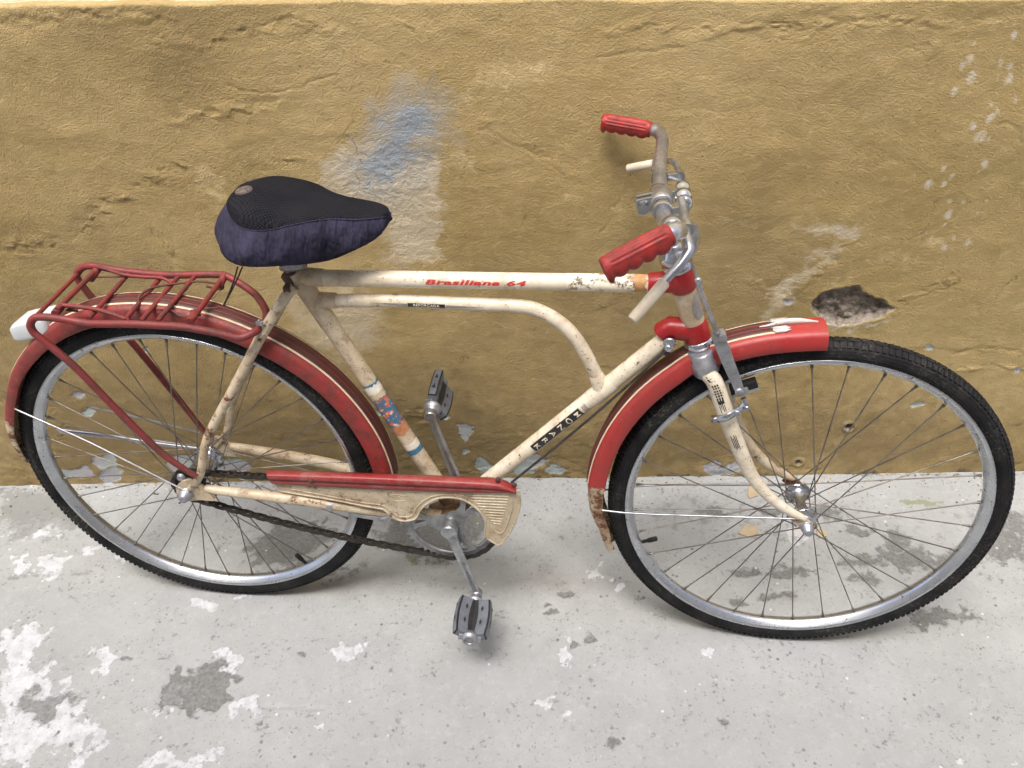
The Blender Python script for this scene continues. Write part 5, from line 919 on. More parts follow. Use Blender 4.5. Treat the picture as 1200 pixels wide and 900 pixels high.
sn_ = (Vector(rows[ii_ + 1][jj_]) - Vector(rows[ii_ - 1][jj_])).cross(Vector(rows[ii_][jj_ + 1]) - Vector(rows[ii_][jj_ - 1])).normalized()
sn_ = sn_ if sn_.y > 0 else -sn_
mb = MB(); nv = sn_; e1 = nv.cross(Vector((0, 0, 1))).normalized(); e2 = nv.cross(e1)
part(MB().lathe(ce - nv * 0.0035, nv, [(0, 0.0125), (0.0050, 0.0125), (0.0058, 0.011), (0.0060, 0.004)], 20).tube([ce + nv * 0.0016 + 0.0112 * (math.cos(t) * e1 + math.sin(t) * e2) for t in np.linspace(0, 2 * math.pi, 17)[:-1]], 0.0009, 6, closed=True, sub=2)
     .tube([ce + nv * 0.0024 - e1 * 0.008 - e2 * 0.006, ce + nv * 0.0024 + e1 * 0.008 + e2 * 0.006], 0.0012, 6, smooth_path=False).tube([ce + nv * 0.0024 - e1 * 0.008 + e2 * 0.006, ce + nv * 0.0024 + e1 * 0.008 - e2 * 0.006], 0.0012, 6, smooth_path=False), 'emblem', M['emblem'], sad)
part(MB().tube([Vector((0.2316,0.418,0)), Vector((0.2518,0.426,0.01)), Vector((0.276,0.4352,0.02))], [0.005, 0.008, 0.006], 12)
     .tube([(0.2515,0.427,0), (0.2443,0.4025,0)], 0.0095, 14, smooth_path=False).tube([(0.19, 0.455, 0.02), (0.25, 0.448, 0.022), (0.36, 0.47, 0.014)], 0.004, 8).tube([(0.19, 0.455, -0.02), (0.25, 0.448, -0.022), (0.36, 0.47, -0.014)], 0.004, 8), 'seat_post', M['ring'], sad)

# mudguards ------------------------------------------------------
def guard_prof(r_edge, hw=0.030, th=0.0012):
    out = [(0.000, 1.0), (0.010, 1.0), (0.020, 0.97), (0.0245, 0.90), (0.0275, 0.74), (0.0295, 0.52), (0.0308, 0.27), (0.0315, 0.0)]
    o = [(r_edge + d, s * hw) for d, s in out] + [(r_edge + d, -s * hw) for d, s in out[-2::-1]]
    i = [(r - th, w * (1 - th / hw)) for r, w in o[::-1]]
    return o + i
def strip_prof(r_edge, w0, w1, n=7, lift=0.0006, hw=0.030):
    tabs = [(0.0, 0.0315), (0.27, 0.0308), (0.52, 0.0295), (0.74, 0.0275), (0.90, 0.0245), (0.97, 0.020), (1.0, 0.010)]
    o = [(r_edge + interp(abs(w) / hw, tabs) + lift, w) for w in np.linspace(w0, w1, n)]
    return o + [(r - lift * 1.6, w) for r, w in o[::-1]]
def revolve2(prof, n, t0, t1, off, dep, wid):
    rings = []
    for k in range(n + 1):
        t = t0 + (t1 - t0) * k / n; o = off(t); d_ = dep(t); w_ = wid(t)
        rings.append([((r * d_ + o) * math.cos(t), (r * d_ + o) * math.sin(t), w * w_) for r, w in prof])
    return MB().rings(rings, False, True)
def mudguard(fr, t0, t1, off, mat_side, mat_mid, dep, wid, n=110, ts=None):
    ts = t0 if ts is None else ts
    revolve = lambda mb_, prof, n_, a, b, c_, o_, cap: revolve2(prof, n_, a, b, o_, dep, wid)
    gd = revolve(MB(), guard_prof(0.0), n, R(t0), R(t1), False, off, True)
    gd = part(gd, 'mudguard', mat_side, None, fr)
    part(revolve(MB(), strip_prof(0.0, -0.0165, 0.0165), n, R(ts + .6), R(t1 - .6), False, off, True), 'mudguard_stripe', mat_mid, gd)
    for s in (-1, 1):
        part(revolve(MB(), strip_prof(0.0, s * 0.0165, s * 0.0195, 3, 0.0009), n, R(ts + .6), R(t1 - .6), False, off, True), 'pinstripe', M['pinstripe'], gd)
        part(revolve(MB(), strip_prof(0.0, s * 0.0055, s * 0.0068, 2, 0.0010), n, R(ts + .6), R(t1 - .6), False, off, True), 'pinstripe', M['red_dusty'], gd)
    return gd
def flap(fr, t0, t1, off, parent, dp=1.0, wend=0.45):
    rings = []
    prof = guard_prof(0.0)
    for k in range(15):
        f_ = k / 14; t = R(t0 + (t1 - t0) * f_)
        wd_ = 1.03 - wend * f_ ** 1.6
        rings.append([((r * dp * (1 - 0.45 * f_) + 0.0010 + off(t)) * math.cos(t), (r * dp * (1 - 0.45 * f_) + 0.0010 + off(t)) * math.sin(t), w * wd_) for r, w in prof])
    return part(MB().rings(rings, False, True), 'mudflap', M['rusty_cream'], parent)
offR = lambda t: interp(math.degrees(t), [(0, .338), (15, .338), (40, .336), (58, .331), (90, .330), (106, .331), (130, .327), (141, .327), (150, .324), (160, .323), (180, .329)])
offF = lambda t: interp(math.degrees(t), [(90, .325), (101, .327), (118, .336), (127, .344), (142, .343), (160, .340), (173, .338), (185, .337), (192, .330), (202, .334)])
dg_ = lambda tab: (lambda t: interp(math.degrees(t), tab))
depR, widR = dg_([(0, 1), (112, 1), (135, .80), (150, .72), (180, .70)]), dg_([(0, 1), (180, 1)])
depF, widF = dg_([(0, 1), (180, 1)]), dg_([(118, 1), (120.5, .86), (129, .86), (132, 1)])
gR = mudguard(MR, 2, 160, offR, M['red_dusty'], M['maroon'], depR, widR)
flap(MR, 159.5, 180, offR, gR, 0.66, 0.80)
gF = mudguard(MF, 94.5, 175.5, offF, M['red'], M['maroon'], depF, widF, ts=105.0)
flap(MF, 174.5, 202, offF, gF, 0.92, 0.66)
# white ornament on the front mudguard
rr0 = 0.325 + 0.0325
def gp(t, dr, w): t = R(t); r = offF(t) + 0.0318 + dr; return (r * math.cos(t), r * math.sin(t), w)
mb = MB(); rings = []
for k in range(21):
    f_ = k / 20; t = 109.5 - 13.3 * f_
    hgt = 0.0015 + 0.0075 * math.sin(math.pi * max(0.0, min(1, (f_ - 0.10) / 0.90))) ** 1.3
    hw_ = 0.0006 + 0.0028 * math.sin(math.pi * f_) ** 0.8
    rings.append([gp(t, -0.001, -hw_), gp(t, -0.001, hw_), gp(t, hgt * .7, hw_ * .8), gp(t, hgt, 0), gp(t, hgt * .7, -hw_ * .8)])
orn = part(mb.rings(rings, False, True), 'mudguard_ornament', M['scuffed_white'], gF)
for w0_, w1_ in ((0.0075, 0.0205), (-0.0075, -0.0205)):
    mb = MB(); rings = []
    for k, w in enumerate(np.linspace(w0_, w1_, 9)):
        hl = 1.75 + 0.35 * math.sin(k * 2.3 + w0_ * 900) - (0.5 if k in (0, 8) else 0); sh_ = 0.25 * math.sin(k * 1.7)
        dz = -0.0002 - 9.0 * max(0, abs(w) - 0.006) ** 2
        rings.append([gp(105.0 + sh_ + hl, dz, w), gp(105.0 + sh_ - hl, dz, w), gp(105.0 + sh_ - hl, dz + 0.0018, w), gp(105.0 + sh_ + hl, dz + 0.0018, w)])
    part(mb.rings(rings, False, True), 'ornament_mount', M['scuffed_white'], gF)
# wire stays of the mudguards
def stay(fr, pts, r, m, name='mudguard_stay'): return part(MB().tube(pts, r, 8, sub=4), name, m, None, fr)
stay(MR, [(-0.2849,0.149,0.031),(-0.2709,0.1454,0.036),(-0.1527,0.0931,0.05),(-0.0045,0.0141,0.068),(0.0099,0.0138,0.07)], 0.0016, M['wire'])
stay(MR, [(-0.1978,0.1115,-0.031),(-0.1127,0.074,-0.05),(-0.024,0.0319,-0.068)], 0.0019, M['wire'])
stay(MF, [(-0.3382,-0.0149,0.031),(-0.2804,-0.0126,0.036),(-0.1579,0.0022,0.046),(-0.0258,0.0173,0.055),(-0.0156,0.0176,0.056)], 0.0017, M['wire'])
stay(MF, [(-0.3648,-0.0258,-0.02),(-0.3584,-0.0264,-0.028),(-0.3288,-0.0198,-0.031),(-0.2473,-0.0069,-0.036),(-0.1175,-0.001,-0.045),(-0.0106,0,-0.055)], 0.0019, M['wire'])
# folded prop stand behind the rear wheel
part(MB().tube([(-0.3145,0.0234,-0.075),(-0.3033,0.0168,-0.075),(-0.2077,0.012,-0.07),(-0.1142,0.0021,-0.066),(-0.0203,-0.0033,-0.062)], 0.0042, 10, sub=4).tube([(-0.3249,0.0017,-0.088),(-0.2811,-0.0005,-0.086),(-0.1408,-0.0011,-0.078),(-0.0391,-0.006,-0.07)], 0.0035, 10, sub=4), 'prop_stand', M['wire'])

# luggage rack ---------------------------------------------------
rk = [(0.0329,0.0473,0.071),(-0.0128,0.0978,0.073),(-0.0637,0.1863,0.074),(-0.1093,0.2744,0.075),(-0.1445,0.3235,0.076),(-0.1532,0.3366,0.076),(-0.1535,0.3492,0.075),(-0.1449,0.3591,0.073),(-0.1336,0.3606,0.071),(-0.1038,0.3579,0.07),(-0.0615,0.3512,0.07),(0.0041,0.3526,0.07),(0.0479,0.3519,0.07),(0.0913,0.3502,0.07),(0.1435,0.3395,0.068),(0.169,0.3305,0.064),(0.1867,0.3333,0.055),(0.1959,0.3349,0.035),(0.1959,0.3419,0.01),(0.1738,0.3466,-0.025),(0.1486,0.3508,-0.05),(0.1081,0.3663,-0.066),(0.0825,0.367,-0.07),(0.0702,0.3667,-0.07),(0.0002,0.3638,-0.07),(-0.0722,0.3691,-0.07),(-0.1208,0.3755,-0.072),(-0.144,0.3716,-0.074),(-0.1606,0.3569,-0.076),(-0.161,0.3435,-0.076),(-0.1444,0.3077,-0.074),(-0.1009,0.2248,-0.073),(-0.0625,0.1404,-0.072),(-0.0149,0.0273,-0.072)]
rr_ = [0.0048, 0.0060] + [0.0060] * (len(rk) - 4) + [0.0060, 0.0048]
rack = part(MB().tube(rk, rr_, 14, sub=5), 'luggage_rack', M['rack'])
def bar(za, zb, r, name='rack_bar', m='rack'): return part(MB().tube([za, zb], r, 10, smooth_path=False), name, M[m], rack)
bar((-0.142,0.3621,0.066), (-0.1561,0.3601,-0.07), 0.0034)
bar((-0.1082,0.3708,0.066), (-0.1169,0.3712,-0.066), 0.0042)
bar((-0.0597,0.359,0.068), (-0.0618,0.3661,-0.068), 0.0038)
bar((-0.0036,0.3569,0.068), (-0.0051,0.3633,-0.068), 0.0038)
bar((0.0229,0.357,0.068), (0.0219,0.3619,-0.068), 0.0038)
bar((0.0494,0.3579,0.068), (0.0524,0.365,-0.068), 0.0038)
bar((0.1035,0.3607,0.068), (0.101,0.3651,-0.068), 0.0042)
for a, b in (((-0.1113,0.3657,0.069), (-0.1117,0.3678,0.05)), ((-0.118,0.3645,-0.045), (-0.1148,0.372,-0.068)), ((0.1006,0.3591,0.069), (0.1,0.3612,0.044)), ((0.1008,0.3589,-0.045), (0.1038,0.3687,-0.068))): bar(a, b, 0.0062, 'bar_socket')
part(MB().tube([(-0.1121,0.3719,0.052),(-0.0934,0.3704,0.052),(-0.0558,0.3668,0.053),(-0.021,0.36,0.058),(0.0013,0.3547,0.064)], 0.0036, 10, sub=4), 'spring_clip', M['rack'], rack)
part(MB().tube([(-0.1179,0.3776,-0.068),(-0.0934,0.3766,-0.06),(-0.0607,0.3731,-0.05),(-0.0293,0.3697,-0.05),(0.0027,0.3685,-0.05),(0.0217,0.363,-0.045)], 0.0030, 10, sub=4), 'spring_clip', M['rack'], rack)
part(MB().tube([(-0.1326,0.3619,-0.055),(-0.0986,0.3651,-0.055),(-0.047,0.3682,-0.052),(-0.0061,0.3694,-0.052)], 0.0016, 8, sub=4).tube([(-0.0027,0.3567,0.02),(-0.0042,0.3666,0.015),(-0.0007,0.3704,0),(0.0089,0.3685,-0.02),(0.0344,0.3647,-0.04),(0.0699,0.364,-0.05),(0.1,0.3558,-0.055),(0.0962,0.3482,-0.055),(0.0759,0.3555,-0.05)], 0.0020, 8, sub=5)
     .tube([(-0.0027,0.3567,0.02),(0.0183,0.3539,0.025),(0.052,0.3558,0.03),(0.0707,0.3516,0.04),(0.0967,0.3554,0.045),(0.1039,0.3549,0.04),(0.0854,0.3576,0.035),(0.1066,0.3597,0.03),(0.1246,0.3568,0.02)], 0.0016, 8, sub=4)
     .tube([(-0.107,0.368,0.05),(-0.0921,0.3636,0.045),(-0.1053,0.3618,0.05),(-0.0904,0.3573,0.045)], 0.0018, 8, sub=4), 'wire_tie', M['rust_wire'], rack)
part(MB().lathe((0.1995,0.3477,0.045), (-0.3, 0.3, 1), [(0, 0.006), (0.003, 0.006), (0.004, 0.004), (0.007, 0.004)], 6), 'rack_bolt', M['chrome'], rack)
for s, p_ in ((1, (0.0102,0.0522,0.078)), (-1, (-0.0174,0.024,-0.076))):
    part(MB().lathe(p_, (0, 0, s), [(0, 0.0075), (0.002, 0.0075), (0.0022, 0.0055), (0.006, 0.0055)], 6), 'rack_bolt', M['dull_metal'], rack)
# white tail lamp under the rear of the rack
rings = []
lc = Vector((-0.2036,0.3055,0))
for (u_, s1, s2) in ((-0.0345, 0.50, 0.80), (-0.033, 0.68, 0.93), (-0.027, 0.94, 1.0), (-0.014, 1.0, 1.0), (0.026, 0.98, 0.97), (0.032, 0.90, 0.92), (0.034, 0.70, 0.8)):
    hh, ww = 0.0172 * s1, 0.0275 * s2
    ring = []
    for a in range(24):
        t = 2 * math.pi * a / 24; cx_, sx_ = math.cos(t), math.sin(t)
        e = 0.30
        ring.append(lc + Vector((u_ + 0.010 * (sx_ if sx_ < 0 else 0) * 0, 0, 0)) + Vector((0.0, hh * (abs(sx_) ** e) * (1 if sx_ > 0 else -1) + u_ * 0.25, ww * (abs(cx_) ** e) * (1 if cx_ > 0 else -1))))
    rings.append(ring)
part(MB().rings(rings, False, True), 'tail_lamp', M['white'])

# fork, headset, handlebar ---------------------------------------
tof = lambda p_: (MF.inverted() @ MR @ Vector(p_))          # bike plane -> steered frame
fHT, fHB = tof(HT), tof(HB); fax = (fHB - fHT).normalized()
part(MB().lathe(fHB - fax * 0.002, fax, [(0, 0.0195), (0.002, 0.0225), (0.008, 0.0232), (0.013, 0.0215), (0.016, 0.019)], 30), 'headset_cup', M['chrome'], None, MF)
crn = MB().lathe(fHB + fax * 0.012, fax, [(0, 0.0200), (0.002, 0.0218), (0.014, 0.0220), (0.016, 0.0236), (0.038, 0.0238), (0.041, 0.0225), (0.0415, 0.016)], 36)
crn.v = [(x, y, z * 1.72) for x, y, z in crn.v]
part(crn.lathe(fHB + fax * 0.026 + Vector((-0.022, 0, 0)), (-1, 0, 0.3), [(0, 0.004), (0.004, 0.004)], 8), 'fork_crown', M['dull_metal'], None, MF)
part(MB().lathe(fHT + fax * 0.001, -fax, [(0, 0.0200), (0.003, 0.0225), (0.009, 0.0225), (0.011, 0.0190), (0.013, 0.0190), (0.015, 0.0222), (0.022, 0.0235), (0.028, 0.0215), (0.034, 0.0160), (0.036, 0.0150), (0.042, 0.0142), (0.043, 0.011)], 30), 'headset_nut', M['chrome'], None, MF)
CL = Vector((-0.2835, 0.5345, 0.0))
part(MB().tube([fHT - fax * 0.03, CL + fax * 0.008], 0.0108, 18, smooth_path=False)
     .lathe(CL + Vector((0, 0, -0.020)), (0, 0, 1), [(0, 0.0145), (0.001, 0.0155), (0.039, 0.0155), (0.040, 0.0145)], 24)
     .tube([CL + fax * 0.05, CL + fax * 0.012], [0.0112, 0.0145], 18, smooth_path=False), 'stem', M['bar'], None, MF)
mb = MB()
for s in (-1, 1):
    mb.box(CL + Vector((-0.020, -0.004, s * 0.0085)), (0.96, 0.25, 0), (-0.25, 0.96, 0), (0, 0, 1), 0.014, 0.011, 0.0045, 0.2)
mb.lathe(CL + Vector((-0.025, -0.005, -0.024)), (0, 0, 1), [(0, 0.0065), (0.006, 0.0065), (0.0062, 0.004), (0.042, 0.004), (0.0422, 0.0075), (0.050, 0.0075)], 8)
part(mb, 'stem_clamp', M['chrome'], None, MF)
gn = [(-0.2876,0.5923,0.261),(-0.3585,0.5591,0.286)]
gf = [(-0.2926,0.5599,-0.26),(-0.3733,0.5668,-0.281)]
gv = [[Vector(p_) for p_ in q_] for q_ in (gn, gf)]
bar_pts = [gv[1][0].lerp(gv[1][1], 0.3), gv[1][0].lerp(gv[1][1], 0.02)] + [(-0.2864,0.5605,-0.254),(-0.2795,0.5576,-0.244),(-0.2754,0.5535,-0.222),(-0.2785,0.5482,-0.18),(-0.2817,0.5422,-0.137),(-0.283,0.5363,-0.097),(-0.284,0.5282,-0.045)]
bar_pts += [tuple(CL), (-0.2835, 0.538, 0.05), (-0.283, 0.5405, 0.10), (-0.281, 0.558, 0.16), (-0.2775, 0.577, 0.215)] + [(-0.2775,0.5865,0.238),(-0.2823,0.5914,0.252)] + [gv[0][0].lerp(gv[0][1], 0.02), gv[0][0].lerp(gv[0][1], 0.3)]
hbar = part(MB().tube(bar_pts, 0.0101, 18, sub=5), 'handlebar', M['bar'], None, MF)
def grip(p0, p1, dn, name='grip', ridges=False):
    """p0 = inner end (toward the stem), p1 = outer end; dn = side that carries the finger grooves"""
    p0, p1 = Vector(p0), Vector(p1); A = (p1 - p0).normalized(); L_ = (p1 - p0).length
    D = (Vector(dn) - A * Vector(dn).dot(A)).normalized(); S = A.cross(D)
    rings = []; n = 64; K = 56
    for k in range(K + 1):
        t = k / K; ring = []
        endr = 1.0
        if t < 0.03: endr = 0.86 + 0.14 * t / 0.03
        if t > 0.985: endr *= 0.90
        for j in range(n):
            a = 2 * math.pi * j / n; c_, s_ = math.cos(a), math.sin(a)
            r = 0.0124 + 0.0006 * abs(c_) ** 2
            sc_ = max(0, c_) ** 2
            if 0.08 < t < 0.90: r += 0.0042 * sc_ * (abs(math.sin((t - 0.08) / 0.82 * 4 * math.pi)) ** 0.7)
            elif t >= 0.90: r += 0.0060 * sc_ * min(1, (t - 0.90) / 0.05)
            if c_ < -0.1 and 0.1 < t < 0.88: r += 0.0007 * (1 if (j // 2 % 2) else -1)
            if t > 0.92: r += 0.0005 * math.sin(t * 420)
            ring.append(p0 + A * (L_ * t) + r * endr * (c_ * D + s_ * S))
        rings.append(ring)
    return part(MB().rings(rings, False, True), name, M['grip'], hbar)
grip(gn[0], gn[1], (0.25, -1, 0.15))
grip(gf[0], gf[1], (0.25, -1, -0.15))
# front rod brake: levers, bridge rod, brackets on the bar
LV = [(-0.2647,0.5691,0.09),(-0.2628,0.5639,0.11),(-0.2638,0.5645,0.165),(-0.2635,0.5604,0.185),(-0.2616,0.5547,0.2),(-0.2601,0.5498,0.205),(-0.2646,0.5446,0.212),(-0.2734,0.5356,0.222),(-0.289,0.5221,0.236)]
lev = part(MB().tube(LV, [0.0052] * 4 + [0.0060, 0.0062, 0.0060, 0.0055, 0.0050], 12, sub=5), 'brake_lever', M['wire'], None, MF)
q_ = [(-0.2866,0.5232,0.235),(-0.322,0.4853,0.262)]
part(MB().tube([q_[0], Vector(q_[0]).lerp(Vector(q_[1]), 0.04), Vector(q_[0]).lerp(Vector(q_[1]), 0.97), q_[1]], [0.0058, 0.0074, 0.0070, 0.0058], 14, smooth_path=False), 'lever_sleeve', M['lever_white'], lev)
LV2 = [(-0.2535,0.5219,-0.055),(-0.2532,0.5242,-0.08),(-0.2514,0.5262,-0.13),(-0.253,0.5298,-0.16),(-0.2571,0.5308,-0.185),(-0.2639,0.5281,-0.2),(-0.2727,0.5227,-0.212),(-0.2874,0.5146,-0.225)]
lev2 = part(MB().tube(LV2, 0.0048, 12, sub=5), 'brake_lever', M['bar'], None, MF)
q_ = [(-0.287,0.5148,-0.225),(-0.3274,0.4991,-0.245)]
part(MB().tube([q_[0], Vector(q_[0]).lerp(Vector(q_[1]), 0.04), Vector(q_[0]).lerp(Vector(q_[1]), 0.97), q_[1]], [0.0056, 0.0072, 0.0070, 0.0058], 14, smooth_path=False), 'lever_sleeve', M['lever_white'], lev2)
mb = MB()
for (zz, xa, ya, xb, yb, w) in (('a', 0, 0, 0, 0, 0),): pass
def bracket(pa, pb, hw_=0.008, th=0.0022):
    pa, pb = Vector(pa), Vector(pb); d = (pb - pa); L_ = d.length; d.normalize()
    m_ = MB().box((pa + pb) / 2, d, (d.y * -1, d.x, 0), (0, 0, 1), L_ / 2, th * 2.4, hw_, 0.15)
    m_.lathe(pb + Vector((0, 0, -hw_ - 0.001)), (0, 0, 1), [(0, 0.0078), (2 * hw_ + 0.002, 0.0078)], 14)
    m_.lathe(Vector((pa.x - 0.010, pa.y, pa.z - hw_)), (0, 0, 1), [(0, 0.0128), (0.001, 0.0135), (2 * hw_ - 0.001, 0.0135), (2 * hw_, 0.0128)], 20)
    return m_
for pa, pb in (((-0.2724,0.5329,-0.108), (-0.252,0.5331,-0.115)), ((-0.2751,0.5281,-0.045), (-0.2511,0.5291,-0.05)), ((-0.275,0.5415,0.055), (-0.2583,0.5449,0.055)), ((-0.2693,0.5629,0.17), (-0.2616,0.564,0.17))):
    part(bracket(pa, pb), 'lever_bracket', M['chrome'], None, MF)
mb = MB().lathe((-0.2559,0.545,0.045), (0, 0.1, -1), [(0, 0.007), (0.002, 0.011), (0.010, 0.011), (0.012, 0.008), (0.018, 0.008), (0.020, 0.0115), (0.030, 0.0115), (0.032, 0.008), (0.044, 0.008), (0.046, 0.0105), (0.056, 0.0105), (0.058, 0.006)], 18)
mb.tube([(-0.2516,0.5446,0.02),(-0.2498,0.5425,0.03),(-0.2498,0.5366,0.04)], 0.003, 8)
part(mb, 'lever_pivot', M['chrome'], None, MF)
part(MB().tube([(-0.2427,0.5253,0.06),(-0.2392,0.5099,0.06),(-0.2385,0.4862,0.06)], [0.0045, 0.006, 0.0045], 10).tube([(-0.2385,0.4862,0.06),(-0.2516,0.5026,0.09),(-0.2666,0.5131,0.12)], 0.0022, 8), 'brake_link', M['bar'], None, MF)
part(MB().tube([(-0.2429,0.4757,0.055),(-0.2276,0.4411,0.05)], 0.0020, 8, smooth_path=False).lathe((-0.2278,0.4434,0.05), ((-0.223,0.4282,0.05)[0] - (-0.2278,0.4434,0.05)[0], (-0.223,0.4282,0.05)[1] - (-0.2278,0.4434,0.05)[1], 0), [(0, 0.003), (0.002, 0.0055), (0.009, 0.0055), (0.010, 0.0038), (0.013, 0.0052), (0.018, 0.0052), (0.019, 0.003)], 10)
     .tube([(-0.2235,0.4282,0.05),(-0.1888,0.3525,0.042)], 0.0036, 10, smooth_path=False), 'brake_rod', M['bar'], None, MF)
mb = MB()
pp = [Vector(p_) for p_ in [(-0.1919,0.3528,0.04),(-0.1848,0.3416,0.042),(-0.1783,0.3291,0.042),(-0.1667,0.3036,0.042),(-0.1515,0.2728,0.042),(-0.1393,0.2461,0.042)]]
rings = []
for i, p_ in enumerate(pp):
    d = (pp[min(i + 1, len(pp) - 1)] - pp[max(i - 1, 0)]).normalized(); nrm = Vector((-d.y, d.x, 0)); hw_ = [0.005, 0.0085, 0.0098, 0.0090, 0.0080, 0.0062][i]
    rings.append([p_ + nrm * hw_ + Vector((0, 0, -.0015)), p_ - nrm * hw_ + Vector((0, 0, -.0015)), p_ - nrm * hw_ + Vector((0, 0, .0015)), p_ + nrm * hw_ + Vector((0, 0, .0015))])
mb.rings(rings, False, True, False)
mb.lathe((-0.1438,0.2534,0.043), (0, 0, 1), [(0, 0.0065), (0.003, 0.0065), (0.004, 0.004)], 14)
mb.lathe((-0.1808,0.3478,0.03), (0, 0, 1), [(0, 0.006), (0.02, 0.006)], 12)
part(mb, 'brake_stirrup', M['dull_metal'], None, MF)
mb = MB()
c0, c1 = Vector((-0.1825,0.2137,0.062)), Vector((-0.13,0.2361,0.05))
cm = [Vector(p_) for p_ in [(-0.1812,0.2083,0.055),(-0.1711,0.2165,0.066),(-0.16,0.2244,0.071),(-0.1486,0.229,0.064),(-0.1359,0.2299,0.05),(-0.1291,0.2339,0.045)]]
rings = []
for i, p_ in enumerate(catmull(cm, [0] * 6, 5)[0]):
    v_ = Vector((-0.2, 1, 0)).normalized()
    hgt = 0.0062
    rings.append([p_ + v_ * hgt + Vector((0, 0, .001)), p_ - v_ * hgt + Vector((0, 0, .001)), p_ - v_ * hgt - Vector((0, 0, .0012)), p_ + v_ * hgt - Vector((0, 0, .0012))])
mb.rings(rings, False, True, True)
for p_ in [(-0.1764,0.2122,0.06),(-0.1456,0.2287,0.062),(-0.1296,0.2282,0.047)]: mb.lathe(p_, (0.05, 0.1, 1), [(0, 0.0045), (0.004, 0.0045), (0.005, 0.003)], 8)
mb.tube([(-0.1362,0.2424,0.044),(-0.1325,0.2344,0.046)], 0.0045, 10, smooth_path=False)
part(mb, 'brake_guide', M['chrome'], None, MF)
pc = Vector((-0.1327,0.2442,0.012))
pd = (Vector((-0.1152,0.2524,0.012)) - Vector((-0.1518,0.2359,0.012))).normalized(); pn = Vector((-pd.y, pd.x, 0))
pad = part(MB().box(pc, pd, pn, (0, 0, 1), 0.021, 0.0065, 0.0075, 0.15), 'brake_pad', M['rubber'], None, MF)
part(MB().box(pc - pn * 0.0085, pd, pn, (0, 0, 1), 0.022, 0.0022, 0.0085, 0.2).box(pc - pn * 0.004 + pd * 0.0, pd, pn, (0, 0, 1), 0.006, 0.006, 0.012, 0.2), 'pad_holder', M['dull_metal'], pad)
# fork legs
fl_ = [(-0.1812,0.2636,0.035),(-0.1691,0.2368,0.039),(-0.1493,0.1911,0.046),(-0.123,0.1359,0.049),(-0.0999,0.0936,0.05),(-0.0682,0.0566,0.051),(-0.0331,0.03,0.051),(-0.0064,0.0156,0.051)]
legs = []
for s in (1, -1):
    lg = part(MB().tube([(fHB.x + fax.x * 0.046, fHB.y + fax.y * 0.046, s * 0.0275)] + [(p_[0], p_[1], s * p_[2]) for p_ in fl_], [0.0122, 0.0130, 0.0134, 0.0130, 0.0118, 0.0106, 0.0092, 0.0078, 0.0055], 16, sub=5), 'fork_leg', M['cream'] if s > 0 else M['cream_worn'], None, MF)
    legs.append(lg)
    part(MB().box((-0.004, 0.006, s * 0.0515), (0.8, -0.55, 0), (0.55, 0.8, 0), (0, 0, 1), 0.020, 0.0085, 0.0022, 0.1), 'fork_tip', M['rusty_cream'], lg)
# black decals on the near fork leg
a_, b_ = Vector((-0.1834,0.2697,0.043)), Vector((-0.1326,0.1558,0.049))
fd = (b_ - a_).normalized(); Lf = (b_ - a_).length
def leg_c(p_): # project to the leg axis at that height
    best = min(catmull([Vector((fHB.x + fax.x * 0.046, fHB.y + fax.y * 0.046, 0.0275))] + [Vector(q) for q in fl_], [0] * (len(fl_) + 1), 20)[0], key=lambda q: abs((q - p_).dot(fd)))
    return best
def leg_quad(mb, t0, t1, y0, y1):
    vs = []
    for t in (t0, t1):
        c_ = leg_c(a_ + fd * Lf * t); u_ = Vector((0, 0, 1)).cross(fd).normalized()
        for y in np.linspace(y0, y1, 4):
            ph = y / 0.0138
            vs.append(c_ + 0.0139 * (math.cos(ph) * Vector((0, 0, 1)) + math.sin(ph) * u_))
    mb.add(vs, [(j, j + 1, j + 5, j + 4) for j in range(3)], True)
mb = MB()
for r_ in range(8):
    for c_ in range(3):
        if r_ < 7: leg_quad(mb, 0.03 + r_ * 0.036, 0.03 + r_ * 0.036 + 0.024, -0.0052 + c_ * 0.0038, -0.0052 + c_ * 0.0038 + 0.0025)
for k in range(4): leg_quad(mb, 0.29 + (0.03 if k in (0, 3) else 0), 0.97 + 0.01 * (k % 2), -0.0048 + 0.0024 * k, -0.0048 + 0.0024 * k + 0.0011)
leg_quad(mb, 0.26, 0.30, -0.005, 0.005); leg_quad(mb, -0.05, -0.01, -0.0035, 0.0035); leg_quad(mb, -0.09, -0.06, -0.0015, 0.0015)
o = mb.build('decal', M['black_print'], legs[0], None)
# cable from the head to the bottom bracket
part(MB().tube([(0.5757,0.0154,0.012), (0.6689,0.1193,0.012), (0.7534,0.2186,0.012), (0.8105,0.292,0.014), (0.8169,0.3025,0.016)], 0.0023, 8, sub=5).lathe((0.8175,0.2958,0.016), (0.3, 1, 0), [(0, 0.004), (0.003, 0.006), (0.010, 0.006), (0.012, 0.004)], 10), 'brake_cable', M['cable'])
part(MB().lathe((0.8223,0.3204,0.018), (-0.15, -0.35, 0.9), [(0, 0.0095), (0.004, 0.0095), (0.0042, 0.0068), (0.014, 0.0068), (0.016, 0.0045)], 14), 'lamp_bracket_nut', M['chrome'])

